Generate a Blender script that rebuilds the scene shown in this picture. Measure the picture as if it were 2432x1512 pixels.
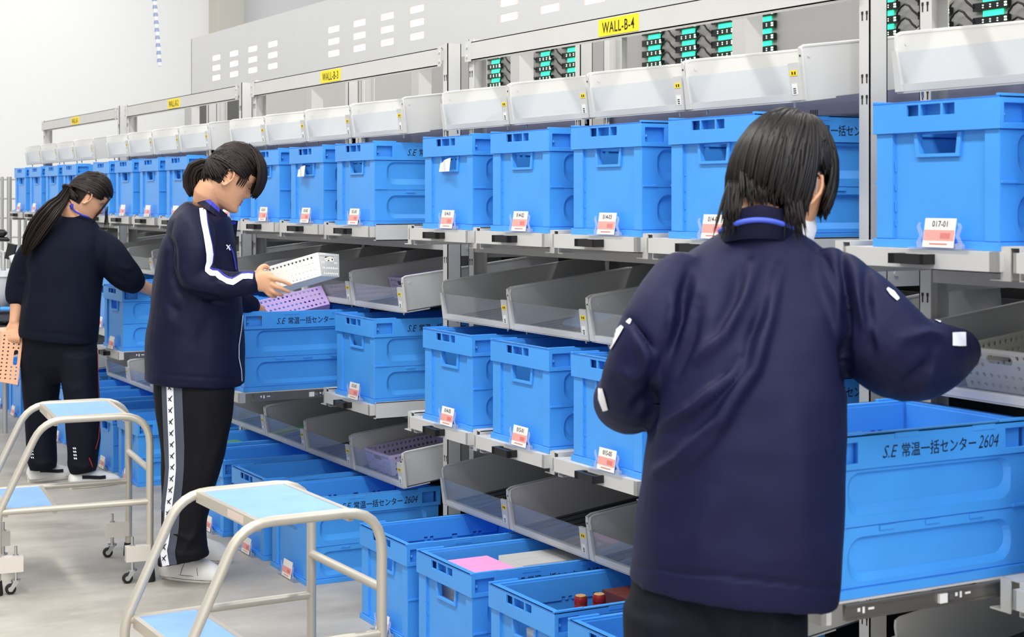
import bpy, bmesh, math, random
import numpy as np
from mathutils import Vector, Matrix, Euler, noise
from mathutils.geometry import tessellate_polygon
from mathutils.bvhtree import BVHTree

S = bpy.context.scene
for _o in list(bpy.data.objects):
    bpy.data.objects.remove(_o)
COL = S.collection
random.seed(7)
PI = math.pi

# ------------------------------------------------------------------ camera
# Y runs along the aisle (away from the lens), X goes into the racks, Z is up
FPX, CXP, HYP, CAMH = 3780.0, 1216.0, 467.0, 1.38
YAW = math.atan2(CXP + 850.0, FPX)
CC, SS = math.cos(YAW), math.sin(YAW)
cam = bpy.data.cameras.new('camera')
cam_o = bpy.data.objects.new('camera', cam)
COL.objects.link(cam_o)
cam.sensor_fit = 'HORIZONTAL'
cam.sensor_width = 36.0
cam.lens = 36.0 * FPX / 2432.0
cam.shift_y = (HYP - 756.0) / 2432.0
cam_o.location = (0, 0, CAMH)
cam_o.rotation_euler = (PI / 2, 0, -YAW)
cam.clip_start, cam.clip_end = 0.05, 200
cam.dof.use_dof = True
cam.dof.focus_distance = 5.4
cam.dof.aperture_fstop = 9.0
S.camera = cam_o

# ------------------------------------------------------------------ light
S.view_settings.view_transform = 'Standard'
S.view_settings.look = 'None'
S.view_settings.gamma = 1.0
S.view_settings.exposure = 0.0
S.view_settings.use_curve_mapping = False
S.cycles.use_denoising = True
S.cycles.max_bounces = 8
S.cycles.diffuse_bounces = 4
S.cycles.glossy_bounces = 4
S.cycles.transmission_bounces = 6
S.cycles.transparent_max_bounces = 12
world = bpy.data.worlds.new('hall_light')
S.world = world
world.use_nodes = True
_bg = world.node_tree.nodes['Background']
_bg.inputs[0].default_value = (0.95, 0.98, 1.0, 1)
# background made brighter towards the lens side, added to light the crate sides
_wn = world.node_tree
_tc = _wn.nodes.new('ShaderNodeTexCoord')
_sp = _wn.nodes.new('ShaderNodeSeparateXYZ')
_wn.links.new(_tc.outputs['Generated'], _sp.inputs[0])
_fc = _wn.nodes.new('ShaderNodeFloatCurve')
_mr = _wn.nodes.new('ShaderNodeMapRange')
_mr.inputs['From Min'].default_value = -1
_mr.inputs['From Max'].default_value = 1
_wn.links.new(_sp.outputs['Y'], _mr.inputs['Value'])
_wn.links.new(_mr.outputs[0], _fc.inputs['Value'])
_cv = _fc.mapping.curves[0]
_cv.points[0].location = (0.0, 0.80)
_cv.points[1].location = (1.0, 0.14)
for _p in ((0.14, 0.55), (0.34, 0.27), (0.60, 0.17)):
    _cv.points.new(*_p)
_fc.mapping.update()
_ml = _wn.nodes.new('ShaderNodeMath')
_ml.operation = 'MULTIPLY'
_ml.inputs[1].default_value = 2.0
_wn.links.new(_fc.outputs[0], _ml.inputs[0])
_wn.links.new(_ml.outputs[0], _bg.inputs[1])


def area(name, loc, rot, sx, sy, power, col=(1, 1, 1)):
    l = bpy.data.lights.new(name, 'AREA')
    l.shape = 'RECTANGLE'
    l.size, l.size_y = sx, sy
    l.energy = power
    l.color = col
    o = bpy.data.objects.new(name, l)
    COL.objects.link(o)
    o.location = loc
    o.rotation_euler = rot
    return o


# rows of high-bay luminaires under the hall roof, running along the aisle
for _i, _x in enumerate((-3.4, 0.2, 4.6)):
    for _j in range(8):
        _y = -12.7 + 4.4 * _j
        _p = (50, 82, 82)[_i]
        if _i == 1 and -5 < _y < 6:
            _p = 190
        area('high_bay_lamp', (_x, _y, 5.6), (0, 0, 0), 0.5, 3.2, _p, (1.0, 0.985, 0.95))


# ------------------------------------------------------------------ measuring helpers (a viewing ray from the camera point)
def at_depth(px, py, Z):
    u = (px - CXP) / FPX
    return Vector((Z * (u * CC + SS), Z * (CC - u * SS), CAMH - (py - HYP) * Z / FPX))


def at_x(px, py, X):
    u = (px - CXP) / FPX
    return at_depth(px, py, X / (u * CC + SS))


def at_z(px, py, z):
    return at_depth(px, py, FPX * (CAMH - z) / (py - HYP))


def proj(p):
    Z = p[0] * SS + p[1] * CC
    return CXP + FPX * (p[0] * CC - p[1] * SS) / Z, HYP + FPX * (CAMH - p[2]) / Z


RIGHT = Vector((CC, -SS, 0))
FWD = Vector((SS, CC, 0))
UP = Vector((0, 0, 1))


# ------------------------------------------------------------------ materials
def srgb(h):
    h = h.lstrip('#')
    v = [int(h[i:i + 2], 16) / 255 for i in (0, 2, 4)]
    return tuple((c / 12.92 if c <= 0.04045 else ((c + 0.055) / 1.055) ** 2.4) for c in v)


MATS = {}


def mat(name, col, rough=0.5, metal=0.0, spec=0.5, noise_amt=0.0, noise_scale=8.0, bump=0.0, bump_scale=60.0,
        bevel=0.0, sheen=0.0, stint=None, coat=0.0, emit=None, emit_s=0.0, alpha=1.0, trans=0.0, ior=1.45, sss=0.0):
    m = bpy.data.materials.new(name)
    m.use_nodes = True
    nt = m.node_tree
    b = nt.nodes['Principled BSDF']
    if isinstance(col, str):
        col = srgb(col)
    b.inputs['Base Color'].default_value = (*col, 1)
    b.inputs['Roughness'].default_value = rough
    b.inputs['Metallic'].default_value = metal
    b.inputs['Specular IOR Level'].default_value = spec
    b.inputs['IOR'].default_value = ior
    if stint:
        b.inputs['Specular Tint'].default_value = (*stint, 1)
    b.inputs['Sheen Weight'].default_value = sheen
    b.inputs['Coat Weight'].default_value = coat
    b.inputs['Alpha'].default_value = alpha
    b.inputs['Transmission Weight'].default_value = trans
    if sss:
        b.inputs['Subsurface Weight'].default_value = sss
        b.inputs['Subsurface Radius'].default_value = (0.012, 0.005, 0.003)
        b.inputs['Subsurface Scale'].default_value = 0.5
    if emit is not None:
        b.inputs['Emission Color'].default_value = (*(srgb(emit) if isinstance(emit, str) else emit), 1)
        b.inputs['Emission Strength'].default_value = emit_s
    tc = None
    if noise_amt or bump:
        tc = nt.nodes.new('ShaderNodeTexCoord')
    if noise_amt:
        n = nt.nodes.new('ShaderNodeTexNoise')
        n.inputs['Scale'].default_value = noise_scale
        n.inputs['Detail'].default_value = 4
        nt.links.new(tc.outputs['Object'], n.inputs['Vector'])
        mr = nt.nodes.new('ShaderNodeMapRange')
        mr.inputs['From Min'].default_value = 0.3
        mr.inputs['From Max'].default_value = 0.7
        mr.inputs['To Min'].default_value = 1 - noise_amt
        mr.inputs['To Max'].default_value = 1 + noise_amt
        nt.links.new(n.outputs['Fac'], mr.inputs['Value'])
        mx = nt.nodes.new('ShaderNodeVectorMath')
        mx.operation = 'SCALE'
        mx.inputs[0].default_value = col
        nt.links.new(mr.outputs['Result'], mx.inputs['Scale'])
        nt.links.new(mx.outputs['Vector'], b.inputs['Base Color'])
    nrm = None
    if bevel:
        bv = nt.nodes.new('ShaderNodeBevel')
        bv.samples = 3
        bv.inputs['Radius'].default_value = bevel
        nrm = bv.outputs['Normal']
    if bump:
        n2 = nt.nodes.new('ShaderNodeTexNoise')
        n2.inputs['Scale'].default_value = bump_scale
        n2.inputs['Detail'].default_value = 3
        nt.links.new(tc.outputs['Object'], n2.inputs['Vector'])
        bp = nt.nodes.new('ShaderNodeBump')
        bp.inputs['Strength'].default_value = bump
        bp.inputs['Distance'].default_value = 0.002
        nt.links.new(n2.outputs['Fac'], bp.inputs['Height'])
        if nrm:
            nt.links.new(nrm, bp.inputs['Normal'])
        nrm = bp.outputs['Normal']
    if nrm:
        nt.links.new(nrm, b.inputs['Normal'])
    MATS[name] = m
    return m


def clear_mat(name, tint, fac, rough=0.05):
    """thin clear plastic: mostly see-through with a glossy skin and a little milky body"""
    m = bpy.data.materials.new(name)
    m.use_nodes = True
    nt = m.node_tree
    nt.nodes.clear()
    out = nt.nodes.new('ShaderNodeOutputMaterial')
    t = nt.nodes.new('ShaderNodeBsdfTransparent')
    t.inputs[0].default_value = (*tint, 1)
    d = nt.nodes.new('ShaderNodeBsdfDiffuse')
    d.inputs[0].default_value = (0.85, 0.88, 0.95, 1)
    m1 = nt.nodes.new('ShaderNodeMixShader')
    m1.inputs[0].default_value = fac
    nt.links.new(t.outputs[0], m1.inputs[1])
    nt.links.new(d.outputs[0], m1.inputs[2])
    g = nt.nodes.new('ShaderNodeBsdfGlossy')
    g.inputs['Roughness'].default_value = rough
    lw = nt.nodes.new('ShaderNodeLayerWeight')
    lw.inputs[0].default_value = 0.5
    pw = nt.nodes.new('ShaderNodeMath')
    pw.operation = 'POWER'
    pw.inputs[1].default_value = 4.0
    nt.links.new(lw.outputs['Facing'], pw.inputs[0])
    fr = nt.nodes.new('ShaderNodeMath')
    fr.operation = 'MULTIPLY_ADD'
    fr.inputs[1].default_value = 0.45
    fr.inputs[2].default_value = 0.025
    nt.links.new(pw.outputs[0], fr.inputs[0])
    m2 = nt.nodes.new('ShaderNodeMixShader')
    nt.links.new(fr.outputs[0], m2.inputs[0])
    nt.links.new(m1.outputs[0], m2.inputs[1])
    nt.links.new(g.outputs[0], m2.inputs[2])
    nt.links.new(m2.outputs[0], out.inputs[0])
    MATS[name] = m
    return m


mat('blue', (0.068, 0.36, 0.92), 0.36, noise_amt=0.05, noise_scale=5, bump=0.08, bump_scale=220)
mat('blue_line', (0.018, 0.10, 0.42), 0.5)
mat('ink', '#141a35', 0.6)
mat('paint', '#cfcecb', 0.45, noise_amt=0.02)
mat('paint_grey', '#b9b8b4', 0.45)
mat('bin_paint', '#d3d2cf', 0.42)
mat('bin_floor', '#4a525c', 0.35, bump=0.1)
mat('slot', '#26241f', 0.7)
mat('black_plastic', '#1b1a1c', 0.45)
mat('slide_steel', '#8d8984', 0.36, metal=0.8)
mat('steel', '#c9c9c7', 0.28, metal=0.95)
mat('yellow', '#ffe01e', 0.5)
mat('tag_white', '#f2f2ef', 0.5)
mat('card_white', '#f6f1ea', 0.5)
mat('card_pink', '#f3a79f', 0.5)
mat('card_rose', '#dd7f7c', 0.5)
clear_mat('clear', (0.93, 0.95, 0.98), 0.10)
clear_mat('holder_clear', (0.90, 0.94, 1.0), 0.22)


# ------------------------------------------------------------------ mesh helpers
class MB:
    def __init__(s):
        s.v, s.f, s.m = [], [], []

    def add(s, verts, faces, m=0):
        b = len(s.v)
        s.v.extend([tuple(v) for v in verts])
        s.f.extend([tuple(b + i for i in f) for f in faces])
        s.m.extend([m] * len(faces))
        return s

    def box(s, x0, x1, y0, y1, z0, z1, m=0, M=None):
        vs = [(x, y, z) for x in (x0, x1) for y in (y0, y1) for z in (z0, z1)]
        if M is not None:
            vs = [M @ Vector(v) for v in vs]
        fs = [(0, 1, 3, 2), (4, 6, 7, 5), (0, 4, 5, 1), (2, 3, 7, 6), (0, 2, 6, 4), (1, 5, 7, 3)]
        return s.add(vs, fs, m)

    def plate(s, outer, holes, t, o, u, v, m=0):
        """flat plate: 2d outline + holes laid in the u,v axes at o, thickness t along u x v"""
        o, u, v = Vector(o), Vector(u), Vector(v)
        n = u.cross(v).normalized()
        loops = [outer] + list(holes)
        flat = [p for l in loops for p in l]
        tris = tessellate_polygon([[Vector((p[0], p[1], 0)) for p in l] for l in loops])
        N = len(flat)
        top = [o + u * p[0] + v * p[1] + n * t for p in flat]
        bot = [o + u * p[0] + v * p[1] for p in flat]
        fs = []
        for a, b, c in tris:
            A, B, Cc = flat[a], flat[b], flat[c]
            if (B[0] - A[0]) * (Cc[1] - A[1]) - (B[1] - A[1]) * (Cc[0] - A[0]) < 0:
                a, c = c, a
            fs.append((a, b, c))
            fs.append((N + c, N + b, N + a))
        k = 0
        for li, l in enumerate(loops):
            n_ = len(l)
            ar = sum(l[i][0] * l[(i + 1) % n_][1] - l[(i + 1) % n_][0] * l[i][1] for i in range(n_))
            flip = (ar < 0) != (li > 0)
            for i in range(n_):
                a, b = k + i, k + (i + 1) % n_
                q = (a, N + a, N + b, b)
                fs.append(q[::-1] if flip else q)
            k += n_
        return s.add(top + bot, fs, m)

    def loft(s, rings, cap=True, m=0, closed=True):
        n = len(rings[0])
        vs = [p for r in rings for p in r]
        fs = []
        rng = range(n) if closed else range(n - 1)
        for i in range(len(rings) - 1):
            for j in rng:
                a, b = i * n + j, i * n + (j + 1) % n
                fs.append((a, b, b + n, a + n))
        if cap:
            fs.append(tuple(range(n))[::-1])
            fs.append(tuple((len(rings) - 1) * n + j for j in range(n)))
        return s.add(vs, fs, m)

    def tube(s, pts, r, seg=10, cap=True, m=0, flat=1.0, up=None):
        pts = [Vector(p) for p in pts]
        rs = r if isinstance(r, (list, tuple)) else [r] * len(pts)
        rings = []
        ref = None
        for i, p in enumerate(pts):
            t = (pts[min(i + 1, len(pts) - 1)] - pts[max(i - 1, 0)])
            if t.length < 1e-9:
                t = Vector((0, 0, 1))
            t.normalize()
            if ref is None:
                ref = Vector(up) if up is not None else (Vector((0, 0, 1)) if abs(t.z) < 0.9 else Vector((1, 0, 0)))
            a = ref - t * ref.dot(t)
            if a.length < 1e-6:
                a = t.orthogonal()
            a.normalize()
            ref = a
            b = t.cross(a)
            rings.append([p + (a * math.cos(2 * PI * k / seg) * flat + b * math.sin(2 * PI * k / seg)) * rs[i] for k in range(seg)])
        return s.loft(rings, cap, m)

    def cyl(s, p0, p1, r, seg=16, m=0, r1=None):
        return s.tube([p0, p1], [r, r if r1 is None else r1], seg, True, m)

    def lathe(s, prof, o=(0, 0, 0), seg=16, m=0):
        o = Vector(o)
        rings = [[o + Vector((r * math.cos(2 * PI * k / seg), r * math.sin(2 * PI * k / seg), z)) for k in range(seg)] for r, z in prof]
        return s.loft(rings, True, m)

    def ball(s, c, rx, ry=None, rz=None, nu=16, nv=10, m=0, M=None):
        ry = rx if ry is None else ry
        rz = rx if rz is None else rz
        c = Vector(c)
        rings = []
        for i in range(nv + 1):
            th = PI * (i + 0.02 if i == 0 else (i - 0.02 if i == nv else i)) / nv
            ring = []
            for k in range(nu):
                p = Vector((rx * math.sin(th) * math.cos(2 * PI * k / nu), ry * math.sin(th) * math.sin(2 * PI * k / nu), -rz * math.cos(th)))
                ring.append(c + (M @ p if M is not None else p))
            rings.append(ring)
        return s.loft(rings, True, m)

    def mesh(s, me, M=None, m=0):
        vs = [(M @ v.co if M is not None else v.co.copy()) for v in me.vertices]
        return s.add(vs, [tuple(p.vertices) for p in me.polygons], m)

    def data(s, name, mats, smooth=None):
        me = bpy.data.meshes.new(name)
        me.from_pydata(s.v, [], s.f)
        for mm in mats:
            me.materials.append(MATS[mm] if isinstance(mm, str) else mm)
        me.polygons.foreach_set('material_index', s.m)
        if smooth is not None:
            me.polygons.foreach_set('use_smooth', [True] * len(me.polygons))
            if smooth < 180:
                me.set_sharp_from_angle(angle=math.radians(smooth))
        me.update()
        return me

    def build(s, name, mats, parent=None, smooth=None):
        return link(name, s.data(name, [mats] if isinstance(mats, str) else mats, smooth), parent)


def link(name, me, parent=None, M=None):
    o = bpy.data.objects.new(name, me)
    COL.objects.link(o)
    if parent is not None:
        o.parent = parent
    if M is not None:
        o.matrix_local = M
    return o


def tag(o, label=None, cat=None, group=None, kind=None):
    if label:
        o['label'] = label
    if cat:
        o['category'] = cat
    if group:
        o['group'] = group
    if kind:
        o['kind'] = kind
    return o


def empty(name, loc=(0, 0, 0), rz=0.0):
    o = bpy.data.objects.new(name, None)
    o.empty_display_size = 0.05
    COL.objects.link(o)
    o.location = loc
    o.rotation_euler = (0, 0, rz)
    return o


def thing(name, label, cat, loc=(0, 0, 0), rz=0.0, group=None):
    return tag(empty(name, loc, rz), label, cat, group)


def rrect(x0, x1, y0, y1, r, n=5):
    pts = []
    for cx, cy, a in ((x1 - r, y1 - r, 0), (x0 + r, y1 - r, 90), (x0 + r, y0 + r, 180), (x1 - r, y0 + r, 270)):
        for i in range(n + 1):
            t = math.radians(a + 90 * i / n)
            pts.append((cx + r * math.cos(t), cy + r * math.sin(t)))
    return pts


def rect(x0, x1, y0, y1):
    return [(x0, y0), (x1, y0), (x1, y1), (x0, y1)]


def circ(x, y, r, n=8):
    return [(x + r * math.cos(2 * PI * i / n), y + r * math.sin(2 * PI * i / n)) for i in range(n)]


def arc(c, r, a0, a1, n=6):
    return [(c[0] + r * math.cos(math.radians(a0 + (a1 - a0) * i / n)), c[1] + r * math.sin(math.radians(a0 + (a1 - a0) * i / n))) for i in range(n + 1)]


_TX = {}


def text_mesh(txt, size, shear=0.0, xs=1.0, bold=0.0, spacing=1.0):
    key = (txt, size, shear, xs, bold, spacing)
    if key in _TX:
        return _TX[key]
    cu = bpy.data.curves.new('t', 'FONT')
    cu.body = txt
    cu.size = size
    cu.shear = shear
    cu.offset = bold
    cu.space_character = spacing
    cu.resolution_u = 2
    cu.fill_mode = 'FRONT'
    ob = bpy.data.objects.new('t', cu)
    COL.objects.link(ob)
    dg = bpy.context.evaluated_depsgraph_get()
    me = bpy.data.meshes.new_from_object(ob.evaluated_get(dg))
    bpy.data.objects.remove(ob)
    xsz = [v.co.x for v in me.vertices] or [0]
    x0 = min(xsz)
    for v in me.vertices:
        v.co.x = (v.co.x - x0) * xs
    w = (max(xsz) - x0) * xs
    _TX[key] = (me, w)
    return me, w


def axes(o, u, v):
    u, v = Vector(u).normalized(), Vector(v).normalized()
    n = u.cross(v)
    M = Matrix((u, v, n)).transposed().to_4x4()
    M.translation = Vector(o)
    return M


def evaluated(ob):
    dg = bpy.context.evaluated_depsgraph_get()
    return bpy.data.meshes.new_from_object(ob.evaluated_get(dg))
# ================================================================== setting
def floor_material():
    m = bpy.data.materials.new('polished_concrete')
    m.use_nodes = True
    nt = m.node_tree
    b = nt.nodes['Principled BSDF']
    tc = nt.nodes.new('ShaderNodeTexCoord')
    mp = nt.nodes.new('ShaderNodeMapping')
    mp.inputs['Scale'].default_value = (0.8, 1.7, 1)
    mp.inputs['Rotation'].default_value = (0, 0, 0.45)
    nt.links.new(tc.outputs['Object'], mp.inputs['Vector'])
    n1 = nt.nodes.new('ShaderNodeTexNoise')
    n1.inputs['Scale'].default_value = 2.4
    n1.inputs['Detail'].default_value = 6
    n1.inputs['Roughness'].default_value = 0.65
    nt.links.new(mp.outputs[0], n1.inputs['Vector'])
    cr = nt.nodes.new('ShaderNodeValToRGB')
    cr.color_ramp.elements[0].position = 0.3
    cr.color_ramp.elements[0].color = (*srgb('#989288'), 1)
    cr.color_ramp.elements[1].position = 0.72
    cr.color_ramp.elements[1].color = (*srgb('#c0bbb2'), 1)
    nt.links.new(n1.outputs['Fac'], cr.inputs[0])
    n2 = nt.nodes.new('ShaderNodeTexNoise')
    n2.inputs['Scale'].default_value = 9
    n2.inputs['Detail'].default_value = 5
    nt.links.new(tc.outputs['Object'], n2.inputs['Vector'])
    mx = nt.nodes.new('ShaderNodeMix')
    mx.data_type = 'RGBA'
    mx.inputs[6].default_value = (1, 1, 1, 1)
    nt.links.new(cr.outputs[0], mx.inputs[6])
    mx.inputs[7].default_value = (*srgb('#b8b5a0'), 1)
    mr = nt.nodes.new('ShaderNodeMapRange')
    mr.inputs['From Min'].default_value = 0.58
    mr.inputs['From Max'].default_value = 0.8
    mr.inputs['To Max'].default_value = 0.8
    nt.links.new(n2.outputs['Fac'], mr.inputs['Value'])
    nt.links.new(mr.outputs[0], mx.inputs[0])
    nt.links.new(mx.outputs[2], b.inputs['Base Color'])
    mr2 = nt.nodes.new('ShaderNodeMapRange')
    mr2.inputs['To Min'].default_value = 0.34
    mr2.inputs['To Max'].default_value = 0.62
    b.inputs['Specular IOR Level'].default_value = 0.35
    nt.links.new(n1.outputs['Fac'], mr2.inputs['Value'])
    nt.links.new(mr2.outputs[0], b.inputs['Roughness'])
    MATS['floor'] = m


floor_material()
mat('wall_white', '#e6e6e6', 0.7)
mat('panel_white', '#dcdcdc', 0.6)
mat('column_beige', '#c6c2ba', 0.7)
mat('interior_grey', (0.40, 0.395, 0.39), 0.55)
mat('machine_dark', (0.035, 0.037, 0.036), 0.6)
mat('machine_grey', '#8d8d8b', 0.5)

fl = MB().box(-14, 14, -4, 26, -0.12, 0).build('floor', ['floor'])
tag(fl, kind='structure')
wb = MB().box(-14, 14, 21.0, 21.2, 0, 7.5).build('wall_back', ['wall_white'])
tag(wb, kind='structure')
wr = MB().box(10.6, 10.8, -4, 21, 0, 7.5).build('wall_right', ['wall_white'])
tag(wr, kind='structure')
# boxed-in column in front of the back wall
c0, c1 = at_depth(646, 20, 19.5), at_depth(722, 20, 19.5)
tag(MB().box(c0.x, c1.x, 20.55, 21.0, 0, 7.4).build('trim_1', ['column_beige']), kind='structure')

# ------------------------------------------------------------------ sorting machine behind the racks
srt = thing('sorting_machine', 'long white sorting machine enclosure standing behind the picking racks', 'machine', (3.73, 6.0, 0))
XP, XB = 3.73, 6.08
LROW = [2.261, 2.335, 2.409]
# columns of modules: four 0.40 apart, then a wider step; C1 column of the front panel at Y 6.85
FCOLS = [7.913, 8.335, 8.76, 9.21, 10.33, 10.75, 11.2, 11.62]
FCOLS = [6.855, 6.455, 6.055, 7.913, 8.31, 8.71, 9.11, 10.19, 10.59, 10.99, 11.39]
pan = MB()
holes = []
for y in FCOLS:
    for z in LROW:
        holes.append(rect(y - 0.10, y + 0.10, z - 0.019, z + 0.019))
# outline in (Y, z); frame u=+Y, v=+Z gives +X thickness
pan.plate(rect(-4.5, 12.0, 2.105, 2.59), holes, 0.004, (XP - 3.73, -6.0, 0), (0, 1, 0), (0, 0, 1), 0)
pan.box(0, 0.02, -10.5, 6.0, 2.59, 2.60, 0)
pan.box(0, 0.30, 5.99, 6.0, 1.7, 2.60, 0)
pan.build('front_panel', ['panel_white'], srt)
# thin end strip and seams of the sheet panels
sm = MB()
for y in (9.74, 7.48, 5.2):
    sm.box(-0.0015, 0.0, y - 6.0 - 0.003, y - 6.0 + 0.003, 2.105, 2.59)
sm.build('panel_seam', ['panel_white'], srt)
MB().box(XB - 3.73, XB - 3.70, -10.5, 6.6, 0, 2.57).build('rear_panel', ['interior_grey'], srt)
MB().box(XB - 3.73 + 0.2, XB - 3.73 + 0.23, 6.6, 14.5, 0, 2.55).build('end_panel', ['paint_grey'], srt)
for y in (3.35, 5.03, 6.85, 8.0, 9.6, 11.1):
    MB().box(0.03, 0.11, y - 6.0 - 0.045, y - 6.0 + 0.045, 0, 2.58).build('post', ['paint'], srt)
for y in (4.0, 6.2, 8.6):
    MB().box(1.7, 1.78, y - 6.0 - 0.05, y - 6.0 + 0.05, 0, 2.57).build('inner_post', ['interior_grey'], srt)
br = MB()
for (ya, za, yb, zb) in ((5.2, 2.56, 6.8, 1.7), (3.3, 1.7, 4.6, 2.56), (4.5, 2.56, 5.6, 1.7)):
    br.tube([(1.75, ya - 6, za), (1.75, yb - 6, zb)], 0.012, 6)
br.build('cross_brace', ['steel'], srt)
MB().box(1.72, 1.76, -5.0, 3.0, 2.40, 2.47).build('inner_rail', ['interior_grey'], srt)
MB().box(-0.46, -0.43, -10.5, 9.0, 0, 1.60).build('lower_body', ['machine_dark'], srt)
rl = MB()
for z in (0.30, 0.98, 1.07):
    rl.box(-0.52, -0.48, -10.5, 9.0, z, z + 0.035)
rl.build('conveyor_rail', ['machine_grey'], srt)

# grey guard plate and fittings seen through the WALL-B-2 and WALL-B-3 frames
g0, g1 = at_x(474, 270, 3.66), at_x(575, 270, 3.66)
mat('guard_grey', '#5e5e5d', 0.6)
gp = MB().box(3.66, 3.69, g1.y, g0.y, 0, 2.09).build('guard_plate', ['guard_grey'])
tag(gp, 'grey guard plate seen through the frame under the WALL-B-2 sign', 'machine panel')

mat('lamp_white', (1, 0.95, 0.9), 0.4, emit=(1.0, 0.90, 0.80), emit_s=5.0)
mat('lamp_frame', '#f0dcd4', 0.5)
mat('board_black', '#0b0e10', 0.45)
mat('led_dot', (0.8, 1, 0.9), 0.4, emit=(0.6, 1.0, 0.8), emit_s=3.0)
mat('glow_green', (0.05, 0.6, 0.35), 0.4, emit=(0.03, 0.9, 0.45), emit_s=1.5)
mat('cable_black', '#151515', 0.5)

bm = MB().box(0.003, 0.03, -0.080, 0.080, -0.016, 0.016)
me_lens = bm.data('lens', ['lamp_white'])
bf = MB().plate(rect(-0.0995, 0.0995, -0.0185, 0.0185), [rect(-0.082, 0.082, -0.017, 0.017)], 0.003, (0.0005, 0, 0), (0, 1, 0), (0, 0, 1))
me_lfr = bf.data('frame', ['lamp_frame'])
ordw = ['first', 'second', 'third', 'fourth', 'fifth', 'sixth', 'seventh', 'eighth', 'ninth', 'tenth', 'eleventh', 'twelfth',
        'thirteenth', 'fourteenth', 'fifteenth', 'sixteenth']
roww = ['bottom', 'middle', 'top']
for i, y in enumerate(sorted(FCOLS, reverse=True)):
    for j, z in enumerate(LROW):
        e = thing('indicator_lamp', 'glowing lamp in white machine panel, %s column from left, %s row' % (ordw[i], roww[j]),
                  'lamp', (XP, y, z), 0, 'white indicator lamps of the machine panel')
        link('frame', me_lfr, e)
        link('lens', me_lens, e)

# green-lit module boards on the rear panel
bd = MB().box(-0.03, -0.008, -0.122, 0.122, -0.021, 0.021)
me_board = bd.data('board', ['board_black'])
dt = MB()
for k in range(3):
    for q in (-0.006, 0.006):
        dt.box(-0.0315, -0.030, -0.05 + 0.05 * k - 0.004, -0.05 + 0.05 * k + 0.004, q - 0.0025, q + 0.0025)
for q in (-0.008, 0.006):
    dt.box(-0.034, -0.030, -0.113, -0.098, q - 0.003, q + 0.005)
me_dot = dt.data('led', ['led_dot'])
gl = MB().box(-0.012, -0.004, -0.068, 0.068, 0.022, 0.053)  # glowing strip stands in for the boards' green light on the panel
me_gl = gl.data('panel_glow', ['glow_green'])
cb = MB()
cb.tube([(-0.03, 0.115, 0.0)] + [(-0.05, 0.115 + 0.17 * t, -0.005 + 0.075 * math.sin(PI * t)) for t in (0.15, 0.3, 0.5, 0.7, 0.85)] + [(-0.03, 0.285, 0.0)], 0.006, 6)
me_cb = cb.data('cable', ['cable_black'], 40)
GROW = [2.208, 2.283, 2.358, 2.433, 2.508]
GC = [11.38, 10.97, 10.57, 10.17, 9.08, 8.675, 8.27, 7.865, 6.78, 6.375, 5.97, 5.565]
for i, y in enumerate(GC):
    for j, z in enumerate(GROW):
        e = thing('circuit_module', 'black circuit board with green light, %s column from left, %s row' % (
            ordw[i], ['lowest', 'second lowest', 'middle', 'second highest', 'highest'][j]), 'circuit board', (XB, y, z), 0, 'green-lit circuit boards')
        link('board', me_board, e)
        link('led', me_dot, e)
        link('panel_glow', me_gl, e)
        if i not in (0, 4, 8):
            link('cable', me_cb, e)

# ================================================================== crates
W, L, HC, RIM = 0.366, 0.53, 0.306, 0.065


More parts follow.
